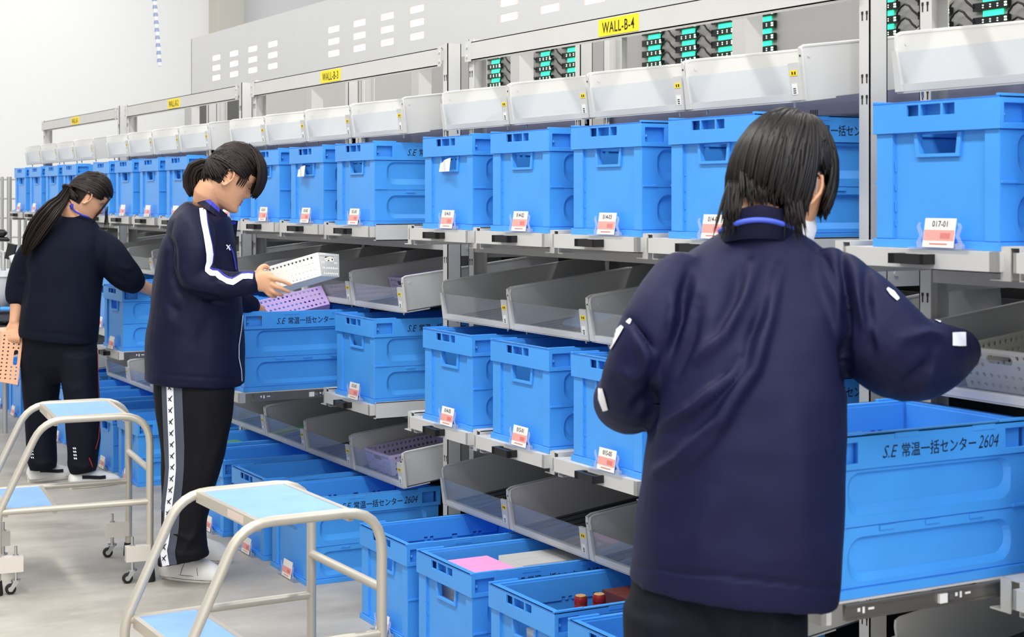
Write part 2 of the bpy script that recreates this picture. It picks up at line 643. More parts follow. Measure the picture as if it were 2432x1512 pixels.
def crate_body():
    b = MB()
    fx = dict(u=(0, -1, 0), v=(0, 0, 1))
    z0 = HC - RIM
    # rim, front and back
    b.plate(rect(0, W, z0, HC), [rect(0.104, 0.139, HC - 0.031, HC - 0.008), rect(0.145, 0.203, HC - 0.031, HC - 0.008),
                                 rect(0.209, 0.243, HC - 0.031, HC - 0.008)], 0.006, (0.006, 0, 0), **fx)
    b.box(0.020, 0.024, -W + 0.02, -0.02, z0 - 0.004, HC - 0.004)
    b.box(L - 0.006, L, -W, 0, z0, HC)
    b.box(L - 0.024, L - 0.020, -W + 0.02, -0.02, z0 - 0.004, HC - 0.004)
    for x in (0.141, 0.206):
        b.box(0.006, 0.020, -x - 0.002, -x + 0.002, HC - 0.034, HC - 0.006)
    # rim, long sides
    for s in (0, 1):
        y = -W + 0.006 if s == 0 else 0.0
        hol = [rect(0.012, 0.075, HC - 0.053, HC - 0.014), rect(L - 0.075, L - 0.012, HC - 0.053, HC - 0.014)]
        b.plate(rect(0.006, L - 0.006, z0, HC), hol, 0.006, (0, y, 0), (1, 0, 0), (0, 0, 1))
        yi = -W + 0.018 if s == 0 else -0.022
        b.box(0.02, L - 0.02, yi, yi + 0.004, z0 - 0.004, HC - 0.004)
        ym = -W + 0.012 if s == 0 else -0.012
        for xc in (0.004, 0.080, L - 0.080, L - 0.012):
            b.box(xc, xc + 0.004, ym - 0.006, ym + 0.006, z0, HC - 0.003)
    for x in (0.0, L - 0.03):
        b.box(x + 0.008, x + 0.024, -W + 0.006, -W + 0.03, z0, z0 + 0.003)
    for xc in (0.165, 0.365):
        b.box(xc, xc + 0.06, -W - 0.0016, -W, HC - 0.0125, HC - 0.002)
    # top ring and raised corners
    b.plate(rect(0, L, -W, 0), [rect(0.024, L - 0.024, -W + 0.022, -0.022)], 0.004, (0, 0, HC - 0.004), (1, 0, 0), (0, 1, 0))
    b.plate(rect(0.006, L - 0.006, -W + 0.006, -0.006), [rect(0.024, L - 0.024, -W + 0.022, -0.022)], 0.003, (0, 0, z0), (1, 0, 0), (0, 1, 0))
    for x0_, x1_ in ((0.0, 0.09), (L - 0.09, L)):
        for yy in (-W, -0.010):
            b.box(x0_, x1_, yy, yy + 0.010, HC, HC + 0.0045)
    b.ball((0.022, -W + 0.013, HC - 0.037), 0.0055, nu=8, nv=6)
    # crenellated seam inside the far long side and the back
    def teeth(a0, a1):
        pts = [(a1, HC - 0.006), (a0, HC - 0.006)]
        x, lo = a0, True
        for d in (0.05, 0.012, 0.008, 0.012, 0.11, 0.012, 0.010, 0.012, 0.07, 0.02, 0.06, 0.012, 0.008, 0.012, 0.4):
            zz = z0 - 0.004 if lo else z0 + 0.006
            pts.append((x, zz))
            x = min(a1, x + d)
            pts.append((x, zz))
            lo = not lo
            if x >= a1:
                break
        return pts
    b.plate(teeth(0.03, L - 0.03), [], 0.0035, (0, -0.022, 0), (1, 0, 0), (0, 0, 1))
    b.plate([(p[0] + .0012, p[1] - .0026) for p in teeth(0.03, L - 0.03)], [], 0.0022, (0, -0.022, 0), (1, 0, 0), (0, 0, 1), 1)
    b.plate([(p[0], p[1]) for p in teeth(0.03, W - 0.03)], [], 0.0035, (L - 0.024, 0, 0), (0, -1, 0), (0, 0, 1))
    b.plate([(p[0] + .0012, p[1] - .0026) for p in teeth(0.03, W - 0.03)], [], 0.0022, (L - 0.024, 0, 0), (0, -1, 0), (0, 0, 1), 1)
    # front and back walls, hand hole with a raised lip
    cx = 0.186
    hz = z0 - 0.045
    trap = [(cx - 0.052, hz), (cx + 0.052, hz), (cx + 0.058, z0 - 0.002), (cx - 0.058, z0 - 0.002)]
    b.plate(rect(0.0085, W - 0.0085, 0.010, z0 + 0.006), [trap], 0.0095, (0.022, 0, 0), **fx)
    lip = [(cx - 0.062, hz - 0.007), (cx + 0.062, hz - 0.007), (cx + 0.069, z0 - 0.001), (cx - 0.069, z0 - 0.001)]
    b.plate(lip, [trap], 0.0055, (0.0125, 0, 0), **fx)
    b.box(0.005, 0.0215, -0.056, -0.0068, 0.0172, z0 - 0.0004)
    b.box(0.005, 0.0215, -W + 0.0068, -W + 0.045, 0.0172, z0 - 0.0004)
    for (zz, d) in ((0.045, 0.012), (0.075, 0.022), (0.12, 0.012), (0.16, 0.022)):
        for yy in (-0.0595, -W + 0.049):
            b.box(0.010, 0.0128, yy - 0.0015, yy + 0.0015, zz, zz + d)
    b.plate(rect(0.008, W - 0.008, 0.010, z0 + 0.006), [[(p[0], p[1]) for p in trap]], 0.010, (L - 0.012, 0, 0), **fx)
    # long sides: outer skin with two recessed panels
    pu, pl = rrect(0.055, 0.475, 0.152, 0.234, 0.03), rrect(0.055, 0.475, 0.028, 0.112, 0.035)
    for s in (0, 1):
        y = -W + 0.016 if s == 0 else -0.006
        b.plate(rect(0.006, L - 0.006, 0.012, z0 + 0.004), [pu, pl], 0.010, (0, y, 0), (1, 0, 0), (0, 0, 1))
        yi = -W + 0.016 if s == 0 else -0.021
        b.box(0.010, L - 0.010, yi, yi + 0.005, 0.012, z0 + 0.004)
        yo = -W if s == 0 else 0.0
        sg = 1 if s == 0 else -1
        for lp_o, lp_i in ((pu, rrect(0.066, 0.464, 0.172, 0.229, 0.026)), (pl, rrect(0.066, 0.464, 0.043, 0.107, 0.030))):
            rings = [[(q[0], yo + sg * 0.0062, q[1]) for q in lp_o], [(q[0], yo + sg * 0.0155, q[1]) for q in lp_i]]
            if s == 1:
                rings = [r[::-1] for r in rings]
            b.loft(rings, cap=False)
        ya, yb = (yo, yo + 0.006) if s == 0 else (yo - 0.006, yo)
        for xa, xb in ((0.008, 0.052), (L - 0.052, L - 0.008)):
            b.box(xa, xb, ya + 0.001 * (s == 0), yb, 0.1335, 0.1395)
        for xc in (0.15, 0.265, 0.38):
            b.box(xc - 0.018, xc + 0.018, ya + 0.0025 * (s == 0), yb - 0.0025 * (s == 1), 0.121, 0.130)
    # base
    b.box(0.0, L, -W, 0, 0.0, 0.017)
    nf = len(b.f)
    for s in (0, 1):
        yo = -W + 0.0057 if s == 0 else -0.0057
        b.box(0.052, L - 0.052, yo - 0.0007, yo + 0.0007, 0.1312, 0.1326, 1)
        b.box(0.006, L - 0.006, yo - 0.0005, yo + 0.0005, 0.018, 0.0192, 1)
        b.box(0.006, L - 0.006, yo - 0.0005, yo + 0.0005, z0 - 0.0018, z0 - 0.0003, 1)
    b.box(0.0044, 0.0056, -W + 0.006, -0.006, 0.018, 0.0192, 1)
    return b.data('crate_body', ['blue', 'blue_line'])


ME_CRATE = crate_body()
_o = link('tmp', ME_CRATE)
_bv = _o.modifiers.new('b', 'BEVEL')
_bv.width, _bv.segments, _bv.limit_method, _bv.angle_limit = 0.0013, 1, 'ANGLE', math.radians(50)
_bv.use_clamp_overlap = True
ME_CRATE = evaluated(_o)
ME_CRATE.name = 'crate_body'
bpy.data.objects.remove(_o)


def crate_text(num):
    b = MB()
    u, v = (1, 0, 0), (0, 0, 1)
    z = HC - RIM + 0.017
    x = 0.135
    for txt, size, sh, xs, bold, gap, dz in (('S.E', 0.034, 0.35, 0.85, 0.0, 0.010, 0), ('常温一括センター', 0.0285, 0, 0.86, 0.0003, 0.006, 0.001),
                                             (num, 0.037, 0.32, 0.72, 0.0, 0, 0)):
        me, w = text_mesh(txt, size, sh, xs, bold)
        b.mesh(me, axes((x, -W - 0.0004, z + dz), u, v))
        x += w + gap
    return b.data('printed_text', ['ink'])


ME_PRINT = [crate_text(n) for n in ('2604', '2901', '2505')]


def card_mesh():
    b = MB()
    w, h = 0.088, 0.060
    b.box(0, 0.0012, -w / 2, w / 2, 0, h, 0)
    b.box(-0.0003, 0, -w / 2 + 0.001, w / 2 - 0.001, 0.014, 0.036, 1)
    b.box(-0.0005, -0.0003, -0.032, -0.004, 0.018, 0.030, 2)
    b.box(-0.0005, -0.0003, -0.026, 0.024, 0.006, 0.0085, 2)
    M = Matrix.Translation((-0.020, -0.59 * W, 0.004)) @ Matrix.Rotation(0.16, 4, 'Y')
    b.v = [tuple(M @ Vector(p)) for p in b.v]
    return b.data('label_card', ['card_white', 'card_pink', 'card_rose'])


def holder_mesh():
    b = MB()
    for s in (-1, 1):
        pts = [(0, 0), (0.034, 0), (0.038, 0.012), (0.028, 0.026), (0.036, 0.044), (0.031, 0.053), (0.024, 0.053), (0.027, 0.045), (0.018, 0.028), (0.026, 0.014), (0.0, 0.006)]
        pts = [(s * (0.028 + p[0]), p[1]) for p in pts]
        b.plate(pts if s > 0 else pts[::-1], [], 0.002, (-0.014, -0.59 * W, 0.001), (0, -1, 0), (0, 0, 1))
    b.box(-0.022, 0.0, -0.59 * W - 0.085, -0.59 * W + 0.085, 0.0, 0.003)
    b.box(-0.010, -0.004, -0.59 * W - 0.06, -0.59 * W + 0.06, 0.003, 0.012)
    return b.data('label_holder', ['holder_clear'])


ME_CARD, ME_HOLD = card_mesh(), holder_mesh()
M_CARD = Matrix.Translation((-0.020, -0.59 * W, 0.004)) @ Matrix.Rotation(0.16, 4, 'Y')


def card_number(num):
    me, w = text_mesh(num, 0.0175, 0, 0.95, 0.0001)
    M = M_CARD @ axes((-0.0006, w / 2, 0.0425), (0, -1, 0), (0, 0, 1))
    b = MB()
    b.mesh(me, M)
    return b.data('card_number', ['ink'])


def crate(x, y, z, label, group, num=None, pr=0, rz=0.0):
    e = thing('folding_crate', label, 'crate', (x, y, z), rz, group)
    link('crate_body', ME_CRATE, e)
    link('printed_text', ME_PRINT[pr], e)
    link('label_holder', ME_HOLD, e)
    c = link('label_card', ME_CARD, e)
    if num:
        link('card_number', card_number(num), c)
    return e


# ================================================================== trays, rail housings
def tray_meshes():
    p = MB()
    p.box(-0.006, 0.54, -W - 0.004, 0.060, -0.004, -0.0005)
    p.box(-0.018, -0.006, -W - 0.006, 0.074, -0.040, -0.001)
    p.box(-0.018, 0.006, -W - 0.006, -W + 0.010, -0.040, -0.001)
    p.box(-0.018, 0.02, 0.066, 0.074, -0.040, -0.001)
    p.box(-0.006, 0.53, 0.054, 0.060, -0.036, -0.003)
    h = MB()
    hy = -0.155
    h.box(-0.050, -0.038, hy - 0.052, hy + 0.052, -0.031, -0.010)
    h.box(-0.050, -0.018, hy + 0.034, hy + 0.052, -0.031, -0.010)
    h.box(-0.050, -0.018, hy - 0.052, hy - 0.042, -0.031, -0.010)
    h.box(-0.026, -0.018, hy - 0.040, hy + 0.036, -0.029, -0.012)
    r = MB()
    r.box(0.035, 0.54, -W - 0.010, -W - 0.003, -0.036, -0.006, 0)
    r.box(0.035, 0.54, -W - 0.013, -W - 0.010, -0.0105, -0.006, 0)
    r.box(0.035, 0.54, -W - 0.013, -W - 0.010, -0.036, -0.0315, 0)
    for x in (0.065, 0.31):
        r.box(x, x + 0.006, -W - 0.0106, -W - 0.010, -0.022, -0.015, 1)
        r.box(x + 0.012, x + 0.017, -W - 0.0106, -W - 0.010, -0.026, -0.014, 1)
        r.box(x + 0.026, x + 0.040, -W - 0.0106, -W - 0.010, -0.021, -0.017, 1)
    r.box(0.265, 0.285, -W - 0.016, -W - 0.010, -0.030, -0.012, 1)
    r.box(0.290, 0.30, -W - 0.016, -W - 0.010, -0.026, -0.016, 2)
    return (p.data('pan', ['paint']), h.data('handle', ['black_plastic']), r.data('slide_rail', ['slide_steel', 'tag_white', 'steel']))


ME_PAN, ME_HANDLE, ME_SLIDE = tray_meshes()


def tray(x, y, z, label, group):
    e = thing('slide_out_tray', label, 'tray', (x, y, z), 0, group)
    link('pan', ME_PAN, e)
    link('handle', ME_HANDLE, e)
    link('slide_rail', ME_SLIDE, e)
    return e


def housing_mesh(xe=0.50):
    b = MB()
    ya, yb = 0.076, 0.128
    b.box(0.004, xe, yb - 0.003, yb, -0.058, 0.010)
    b.box(0.004, xe, ya, ya + 0.003, -0.058, 0.010)
    b.box(0.004, xe, ya, yb, 0.007, 0.010)
    b.box(0.004, 0.007, ya + 0.026, yb, -0.058, 0.010)
    b.box(0.004, xe, yb, yb + 0.028, -0.058, -0.055)
    b.box(0.004, xe, ya - 0.022, ya, -0.058, -0.055)
    return b.data('rail_housing', ['paint'])


def housing_end_mesh():
    b = MB()
    ya = -W - 0.022
    b.box(0.0, 0.52, ya, ya + 0.003, -0.052, 0.008)
    b.box(0.0, 0.52, ya, ya + 0.010, 0.005, 0.008)
    b.box(0.0, 0.52, ya - 0.0, ya + 0.024, -0.052, -0.049)
    for x in (0.20, 0.335):
        b.cyl((x, ya, -0.022), (x, ya - 0.003, -0.022), 0.005, 8)
    return b.data('end_rail', ['paint'])


ME_HOUS, ME_HOUSS, ME_HEND = housing_mesh(), housing_mesh(0.215), housing_end_mesh()

# ================================================================== rack frames
BAY = 2.256
YA4 = 2.908
XF = 2.557
DEP = 0.56
ROWX, ROWF = 2.33, 2.065
ZU, ZM = 1.273, 0.627
CR_OFF = [0.512, 1.004, 1.496, 1.988]
BIN_OFF = [0.5595, 1.045, 1.5305, 2.016]


def post_mesh(flip, ztop):
    b = MB()
    t = 0.003
    # near-end posts show their closed web to the lens, far-end posts their open side
    web = (0.0, t) if not flip else (0.037 - t, 0.037)
    b.box(0, t, 0, 0.037, 0, ztop)
    b.box(0, 0.055, web[0], web[1], 0, ztop)
    b.box(0.055 - t, 0.055, 0, 0.037, 0, ztop)
    for z in (0.36, 0.42, 0.98, 1.03, 1.14, 1.60, 1.65, 1.80):
        for yy in (0.010, 0.026):
            b.box(-0.0006, 0, yy - 0.002, yy + 0.002, z, z + 0.014, 1)
            b.box(-0.0006, 0, yy - 0.0035, yy + 0.0035, z + 0.014, z + 0.022, 1)
    if not flip:
        for z in (0.30, 1.08, 1.50):
            b.cyl((0.03, 0, z), (0.03, -0.0008, z), 0.004, 8, 1)
    return b.data('post', ['paint', 'slot'])


ME_POST = {f: post_mesh(f, 1.935) for f in (False, True)}
mat('rail_grey_shaded', '#6a6d84', 0.5)  # grey rail, its shade put into the colour as a darker blue-grey
ME_RPOST = {f: post_mesh(f, 2.02) for f in (False, True)}
BAYS = [5, 4, 3, 2, 1]
signs = {4: 'WALL-B-4', 3: 'WALL-B-3', 2: 'WALL-B-2', 1: 'WALL-B-1'}


def bayname(b):
    return '%s bay' % signs[b] if b in signs else 'nearest bay at right'


FRAMES = {}
for b in BAYS:
    ya = YA4 + (4 - b) * BAY
    e = thing('rack_frame', 'off-white steel rack frame carrying ' + ('the yellow %s sign' % signs[b] if b in signs else 'the nearest crates at the right edge of the picture'),
              'rack', (XF, ya, 0), 0, 'steel rack frames')
    FRAMES[b] = e
    for x in (0, DEP):
        ms = ME_POST if x == 0 else ME_RPOST
        link('post', ms[False], e, Matrix.Translation((x, 0, 0)))
        link('post', ms[True], e, Matrix.Translation((x, 2.089 - 0.037, 0)))
    for z0_ in (1.205, 0.553):
        MB().box(0.345, 0.64, 0.004, 2.085, z0_, z0_ + 0.004).build('shade_deck', ['paint_grey'], e)  # added deck that blocks light, so the bins darken towards the back
    for z0_, z1_ in ((1.186, 1.2145), (0.535, 0.568)):
        MB().box(0.004, 0.045, 0.037, 2.052, z0_, z1_).build('shelf_beam', ['paint_grey'], e)
    for y in (0.0, 2.089 - 0.003):
        for z0_ in (1.165, 0.515):
            q = MB()
            q.box(0.055, DEP, y, y + 0.003, z0_, z0_ + 0.06)
            q.cyl((0.08, y - 0.004, z0_ + 0.03), (0.08, y + 0.001, z0_ + 0.03), 0.006, 8)
            q.build('end_brace', ['paint'], e)
    sb = MB()
    sb.box(-0.008, -0.003, 0.040, 2.094, 1.858, 1.922)
    sb.box(-0.008, 0.030, 0.040, 2.094, 1.919, 1.922)
    sb.box(-0.008, 0.030, 0.040, 2.094, 1.858, 1.861)
    sb.box(-0.012, -0.008, 2.054, 2.096, 1.854, 1.926)
    sb.box(-0.012, -0.008, 0.036, 0.060, 1.854, 1.926)
    for yy in (2.08, 0.045):
        for zz in (1.872, 1.905):
            sb.cyl((-0.012, yy, zz), (-0.016, yy, zz), 0.005, 8)
    sb.build('sign_beam', ['paint'], e)
    rr = MB().box(DEP + 0.02, DEP + 0.04, 0.0, 2.089, 1.60, 1.715).build('rear_label_rail', ['rail_grey_shaded'], e)
    for k in range(4):
        t = MB()
        y0 = BIN_OFF[k]
        t.mesh(text_mesh('B%d-%d' % (b, 4 - k), 0.022)[0], axes((DEP + 0.0196, y0 - 0.34, 1.622), (0, -1, 0), (0, 0, 1)))
        for q in range(5):
            t.box(DEP + 0.0194, DEP + 0.02, y0 - 0.12 - 0.008 * q, y0 - 0.116 - 0.008 * q, 1.62, 1.645)
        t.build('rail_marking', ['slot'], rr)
    if b in signs:
        pl = MB()
        yc = 0.04 + 2.05 * 0.515
        pl.box(-0.0095, -0.008, yc - 0.110, yc + 0.110, 1.8645, 1.9155)
        pl = pl.build('sign_plate', ['yellow'], e)
        me, w = text_mesh(signs[b], 0.046, 0, 0.80, 0.0004, 1.12)
        tm = MB()
        tm.mesh(me, axes((-0.0100, yc + w / 2, 1.8735), (0, -1, 0), (0, 0, 1)))
        tm.build('sign_text', ['slot'], pl)
    for z in (ZU, ZM):
        for k in range(4):
            link('rail_housing', ME_HOUSS if k == 3 else ME_HOUS, e, Matrix.Translation((ROWX - XF, CR_OFF[k], z)))
        link('rail_housing', ME_HEND, e, Matrix.Translation((ROWX - XF, CR_OFF[0], z)))

# ================================================================== bins
BL, BW, BH, TILT = 0.66, 0.470, 0.123, 0.12


def bin_meshes():
    side = []
    # outline in (x, z): rounded front top corner, front edge, long plate to the back
    out = [(0.0, 0.0), (BL, 0.0), (BL, BH)] + arc((0.014, BH - 0.014), 0.014, 90, 180, 5)
    for y in (0.0, -BW + 0.004):
        b = MB()
        b.plate(out, [], 0.004, (0, y, 0), (1, 0, 0), (0, 0, 1))
        ye = y - 0.004
        # folded top hem and small screw
        b.tube([(0.006, y - 0.002, 0.02), (0.001, y - 0.002, BH - 0.016), (0.004, y - 0.002, BH - 0.004), (0.016, y - 0.002, BH), (BL, y - 0.002, BH)], 0.0042, 6)
        b.cyl((0.028, ye - 0.002, BH - 0.024), (0.028, y + 0.002, BH - 0.024), 0.004, 8)
        if y != 0.0:
            fo = [(0.0, -0.004), (0.014, -0.004)] + arc((0.006, BH - 0.010), 0.008, 0, 90, 4) + [(0.0, BH - 0.002)]
            b.plate(fo, [], 0.004, (0.002, -BW + 0.002, 0), (0, -1, 0), (0, 0, 1))
            b.cyl((-0.002, -BW - 0.005, BH - 0.022), (-0.0025, -BW - 0.005, BH - 0.022), 0.003, 8, 1)
        side.append(b)
    f = MB()
    f.box(0.0, BL, -BW, 0.0, -0.004, 0.0, 0)
    for k in range(9):
        f.box(0.03, BL, -0.03 - 0.05 * k - 0.0015, -0.03 - 0.05 * k + 0.0015, 0.0, 0.0014, 1)
    lip = MB()
    lip.box(-0.006, 0.008, -BW, 0.0, -0.006, 0.012)
    lip.box(-0.006, 0.10, -BW, 0.0, -0.008, -0.004)
    for y in (-0.05, -BW + 0.06):
        lip.cyl((0.02, y, -0.008), (0.02, y, -0.022), 0.003, 6)
    pane = MB().box(-0.004, -0.001, -BW + 0.012, -0.006, 0.010, 0.082)
    br = MB()
    br.plate([(0.0, -0.004), (0.022, -0.004), (0.014, 0.086), (0.0, 0.086)], [], 0.010, (0.0, 0.002, 0), (0, -1, 0), (0, 0, 1))
    tg = MB()
    tg.box(-0.008, 0.0, -BW - 0.002, -BW + 0.036, -0.004, 0.086)
    ty = MB().box(-0.0088, -0.008, -BW + 0.004, -BW + 0.031, 0.055, 0.068)
    tw = MB()
    tw.box(-0.0088, -0.008, -BW + 0.008, -BW + 0.028, 0.010, 0.036, 0)
    for q in range(3):
        tw.box(-0.0092, -0.0088, -BW + 0.013, -BW + 0.023, 0.013 + 0.005 * q, 0.0155 + 0.005 * q, 1)
    nt_ = MB()
    for q in range(2):
        nt_.box(-0.0092, -0.0088, -BW + 0.009 + 0.010 * q, -BW + 0.014 + 0.010 * q, 0.058, 0.065, 0)
    ext = MB()
    ext.box(-0.002, 0.05, -BW, -BW + 0.004, 0, 0.004)
    M = Matrix.Rotation(-TILT, 4, 'Y')
    res = {}
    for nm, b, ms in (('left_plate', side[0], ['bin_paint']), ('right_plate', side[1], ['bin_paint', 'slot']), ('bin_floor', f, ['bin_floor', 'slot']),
                      ('front_lip', lip, ['bin_paint']), ('clear_front', pane, ['clear']), ('end_bracket', br, ['paint']), ('tag_bracket', tg, ['paint']),
                      ('yellow_tag', ty, ['yellow']), ('white_tag', tw, ['tag_white', 'slot']), ('tag_number', nt_, ['slot'])):
        b.v = [tuple(M @ Vector(p)) for p in b.v]
        res[nm] = b.data(nm, ms, 35 if nm.endswith('plate') else None)
    return res


ME_BIN = bin_meshes()
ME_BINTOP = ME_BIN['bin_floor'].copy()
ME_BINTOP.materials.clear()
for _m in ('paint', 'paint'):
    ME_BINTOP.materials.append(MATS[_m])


def sloped_bin(x, y, z, label, group, light=False):
    e = thing('sloped_bin', label, 'bin', (x, y, z), 0, group)
    for nm in ('left_plate', 'right_plate', 'bin_floor', 'front_lip', 'clear_front', 'end_bracket'):
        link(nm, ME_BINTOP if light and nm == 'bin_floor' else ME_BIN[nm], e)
    t = link('tag_bracket', ME_BIN['tag_bracket'], e)
    yt = link('yellow_tag', ME_BIN['yellow_tag'], t)
    link('white_tag', ME_BIN['white_tag'], t)
    link('tag_number', ME_BIN['tag_number'], t)
    return e


posw = ['fourth', 'third', 'second', 'first']     # CR_OFF runs from the lens outwards
XBIN = 2.43
ZBIN = {'top': 1.615, 'middle': 0.966, 'lower': 0.329}
NUM = {(4, 3): '014-01', (4, 2): '014-02', (4, 1): '014-03', (4, 0): '014-04', (5, 3): '017-01', (3, 0): '013-03', (3, 1): '013-02', (3, 2): '013-01'}
NUMM = {(4, 3): '014-05', (4, 2): '015-01', (4, 1): '015-05', (4, 0): '015-06', (3, 0): '013-05', (3, 1): '013-04'}
PULL = {(3, 1): (2.03, 6.235), (5, 3): (1.927, 2.675), (2, 2): (2.05, 8.07)}
for b in BAYS:
    ya = YA4 + (4 - b) * BAY
    ks = range(4) if b < 5 else (2, 3)
    for k in ks:
        w = posw[k]
        y = ya + CR_OFF[k]
        num = NUM.get((b, k))
        crate(ROWX, y, ZU, 'blue folding crate%s, %s from left, upper row, %s' % (' tagged ' + num if num else '', w, bayname(b)),
              'blue crates in the upper row', num, (b + k) % 3)
        tray(ROWX, y, ZU, 'white slide-out tray under %s crate from left, upper row, %s' % (w, bayname(b)), 'upper row trays')
        num = NUMM.get((b, k))
        xx, yy = PULL.get((b, k), (ROWX, y))
        st = 'pulled-out blue' if (b, k) in PULL else 'blue'
        crate(xx, yy, ZM, '%s folding crate%s, %s from left, middle row, %s' % (st, ' tagged ' + num if num else '', w, bayname(b)),
              'blue crates in the middle row', num, 1 if (b, k) == (3, 1) else 0)
        tray(xx, yy, ZM, '%s tray under %s crate from left, middle row, %s' % ('pulled-out white' if (b, k) in PULL else 'white slide-out', w, bayname(b)),
             'middle row trays')
        for lv in ('top', 'middle', 'lower'):
            sloped_bin(XBIN, ya + BIN_OFF[k], ZBIN[lv], 'grey clear-front sloped bin, %s from left, %s row, %s' % (w, lv, bayname(b)),
                       'sloped bins in the %s row' % lv, lv == 'top')

FLOORY = [(3.483, 4), (3.915, 4), (4.384, 4), (4.82, 4), (5.665, 3), (6.11, 3), (6.59, 3), (7.04, 3), (7.855, 2), (8.31, 2), (8.82, 2), (9.33, 2), (10.095, 1), (10.53, 1), (10.98, 1)]
cnt = {}
for i, (y, b) in enumerate(FLOORY):
    n = sum(1 for q in FLOORY if q[1] == b and q[0] > y)
    crate(ROWF, y, 0.0, 'blue folding crate on the floor, %s from left below %s' % (ordw[n], bayname(b)), 'blue crates standing on the floor', None, (2, 0, 0, 2, 0, 1, 2, 0, 1, 2, 0, 1, 2, 0, 1)[i])
# ================================================================== step stools
mat('stool_tube', '#c9c2b5', 0.36, metal=0.35, noise_amt=0.03)
mat('step_blue', '#88b0e6', 0.55, noise_amt=0.06, noise_scale=14)
mat('rubber', '#1d1c1b', 0.7)
mat('beige_block', '#d9d0c6', 0.45)
mat('sticker', '#e6cfc4', 0.5)


def bend_path(pts, radius, n=6):
    """polyline with rounded corners"""
    out = [Vector(pts[0])]
    for i in range(1, len(pts) - 1):
        p, a, b = Vector(pts[i]), Vector(pts[i - 1]), Vector(pts[i + 1])
        r = radius[i - 1] if isinstance(radius, (list, tuple)) else radius
        da, db = (a - p).normalized(), (b - p).normalized()
        p0, p1 = p + da * r, p + db * r
        for k in range(n + 1):
            t = k / n
            out.append(p0 * (1 - t) ** 2 + p * 2 * t * (1 - t) + p1 * t * t)
    out.append(Vector(pts[-1]))
    return out


def stool(name_label, loc, rz):
    e = thing('step_stool', name_label, 'step stool', loc, rz, 'two-step stools')
    YW = -0.447
    R = 0.0132
    for y in (0.0, YW):
        f = MB()
        f.tube(bend_path([(0, y, 0.03), (0, y, 0.597), (0.37, y, 0.597), (0.520, y, 0.28), (0.524, y, 0.03)], [0.105, 0.075, 0.03]), R, 12)
        f.build('side_frame', ['stool_tube'], e, 50)
        c = MB()
        c.cyl((0.0, y, 0.287), (0.515, y, 0.287), 0.0115, 12)
        c.build('cross_bar', ['stool_tube'], e, 50)
    MB().cyl((0, 0, 0.40), (0, YW, 0.40), 0.0115, 12).build('back_bar', ['stool_tube'], e, 50)
    for nm, xa, xb, z in (('top_step', 0.088, 0.318, 0.600), ('lower_step', 0.335, 0.487, 0.292)):
        s = MB()
        s.box(xa, xb, YW + 0.010, -0.010, z - 0.012, z)
        s = s.build(nm, ['step_blue'], e)
        for xx in (xa - 0.014, xb):
            MB().box(xx, xx + 0.014, YW + 0.008, -0.008, z - 0.026, z + 0.002).build('edge_bar', ['stool_tube'], s)
        if nm == 'top_step':
            MB().box(xb + 0.014, xb + 0.0145, -0.20, -0.09, z - 0.022, z - 0.003).build('sticker', ['sticker'], s)
    for y in (0.0, YW):
        for x, sgn in ((0.0, 1), (0.524, -1)):
            MB().lathe([(0.012, 0.0), (0.019, 0.0), (0.0205, 0.006), (0.0165, 0.050), (0.0132, 0.050)], (x, y, 0), 14).build('rubber_foot', ['rubber'], e, 40)
            cs = MB()
            xo = x + sgn * 0.05
            cs.box(min(x, x + sgn * 0.086), max(x, x + sgn * 0.086), y - 0.018, y + 0.018, 0.078, 0.132, 0)
            cs = cs.build('caster_bracket', ['beige_block'], e)
            pn = MB()
            xb_ = x + sgn * 0.062
            pn.cyl((xb_, y, 0.132), (xb_, y, 0.165), 0.0055, 10)
            pn.cyl((xb_, y, 0.132), (xb_, y, 0.137), 0.010, 6)
            pn.cyl((xb_, y, 0.046), (xb_, y, 0.078), 0.007, 10)
            pn.cyl((xb_, y, 0.044), (xb_, y, 0.050), 0.017, 14)
            for q in (-0.011, 0.009):
                pn.plate([(-0.012, 0.046), (0.008, 0.046), (0.024, 0.016), (0.012, 0.012)], [], 0.002, (xb_, y + q + 0.002, 0), (1, 0, 0), (0, 0, 1))
            pn.build('caster_fork', ['steel'], cs, 40)
            wh = MB()
            xw = xb_ + 0.017
            wh.tube([(xw, y - 0.008, 0.0185), (xw, y - 0.006, 0.0185), (xw, y + 0.006, 0.0185), (xw, y + 0.008, 0.0185)], [0.014, 0.0185, 0.0185, 0.014], 18, True, 0)
            wh.cyl((xw, y - 0.0086, 0.0185), (xw, y + 0.0086, 0.0185), 0.009, 12, 1)
            wh.build('caster_wheel', ['rubber', 'steel'], cs, 40)
    return e


stool('tubular step stool with blue treads, nearest the lens, in front of the floor crates', (1.627, 3.657, 0), math.radians(181.6))
stool('tubular step stool with blue treads, at the left edge behind the nearer stool', (1.600, 5.640, 0), math.radians(174.4))

# ================================================================== perforated baskets
mat('basket_purple', '#b9a1d8', 0.42)
mat('basket_lilac', '#d8ccf4', 0.42)
mat('basket_white', '#f7f5ee', 0.4)
mat('basket_ivory', '#dedcd0', 0.42)
mat('basket_orange', '#f6bd98', 0.42)


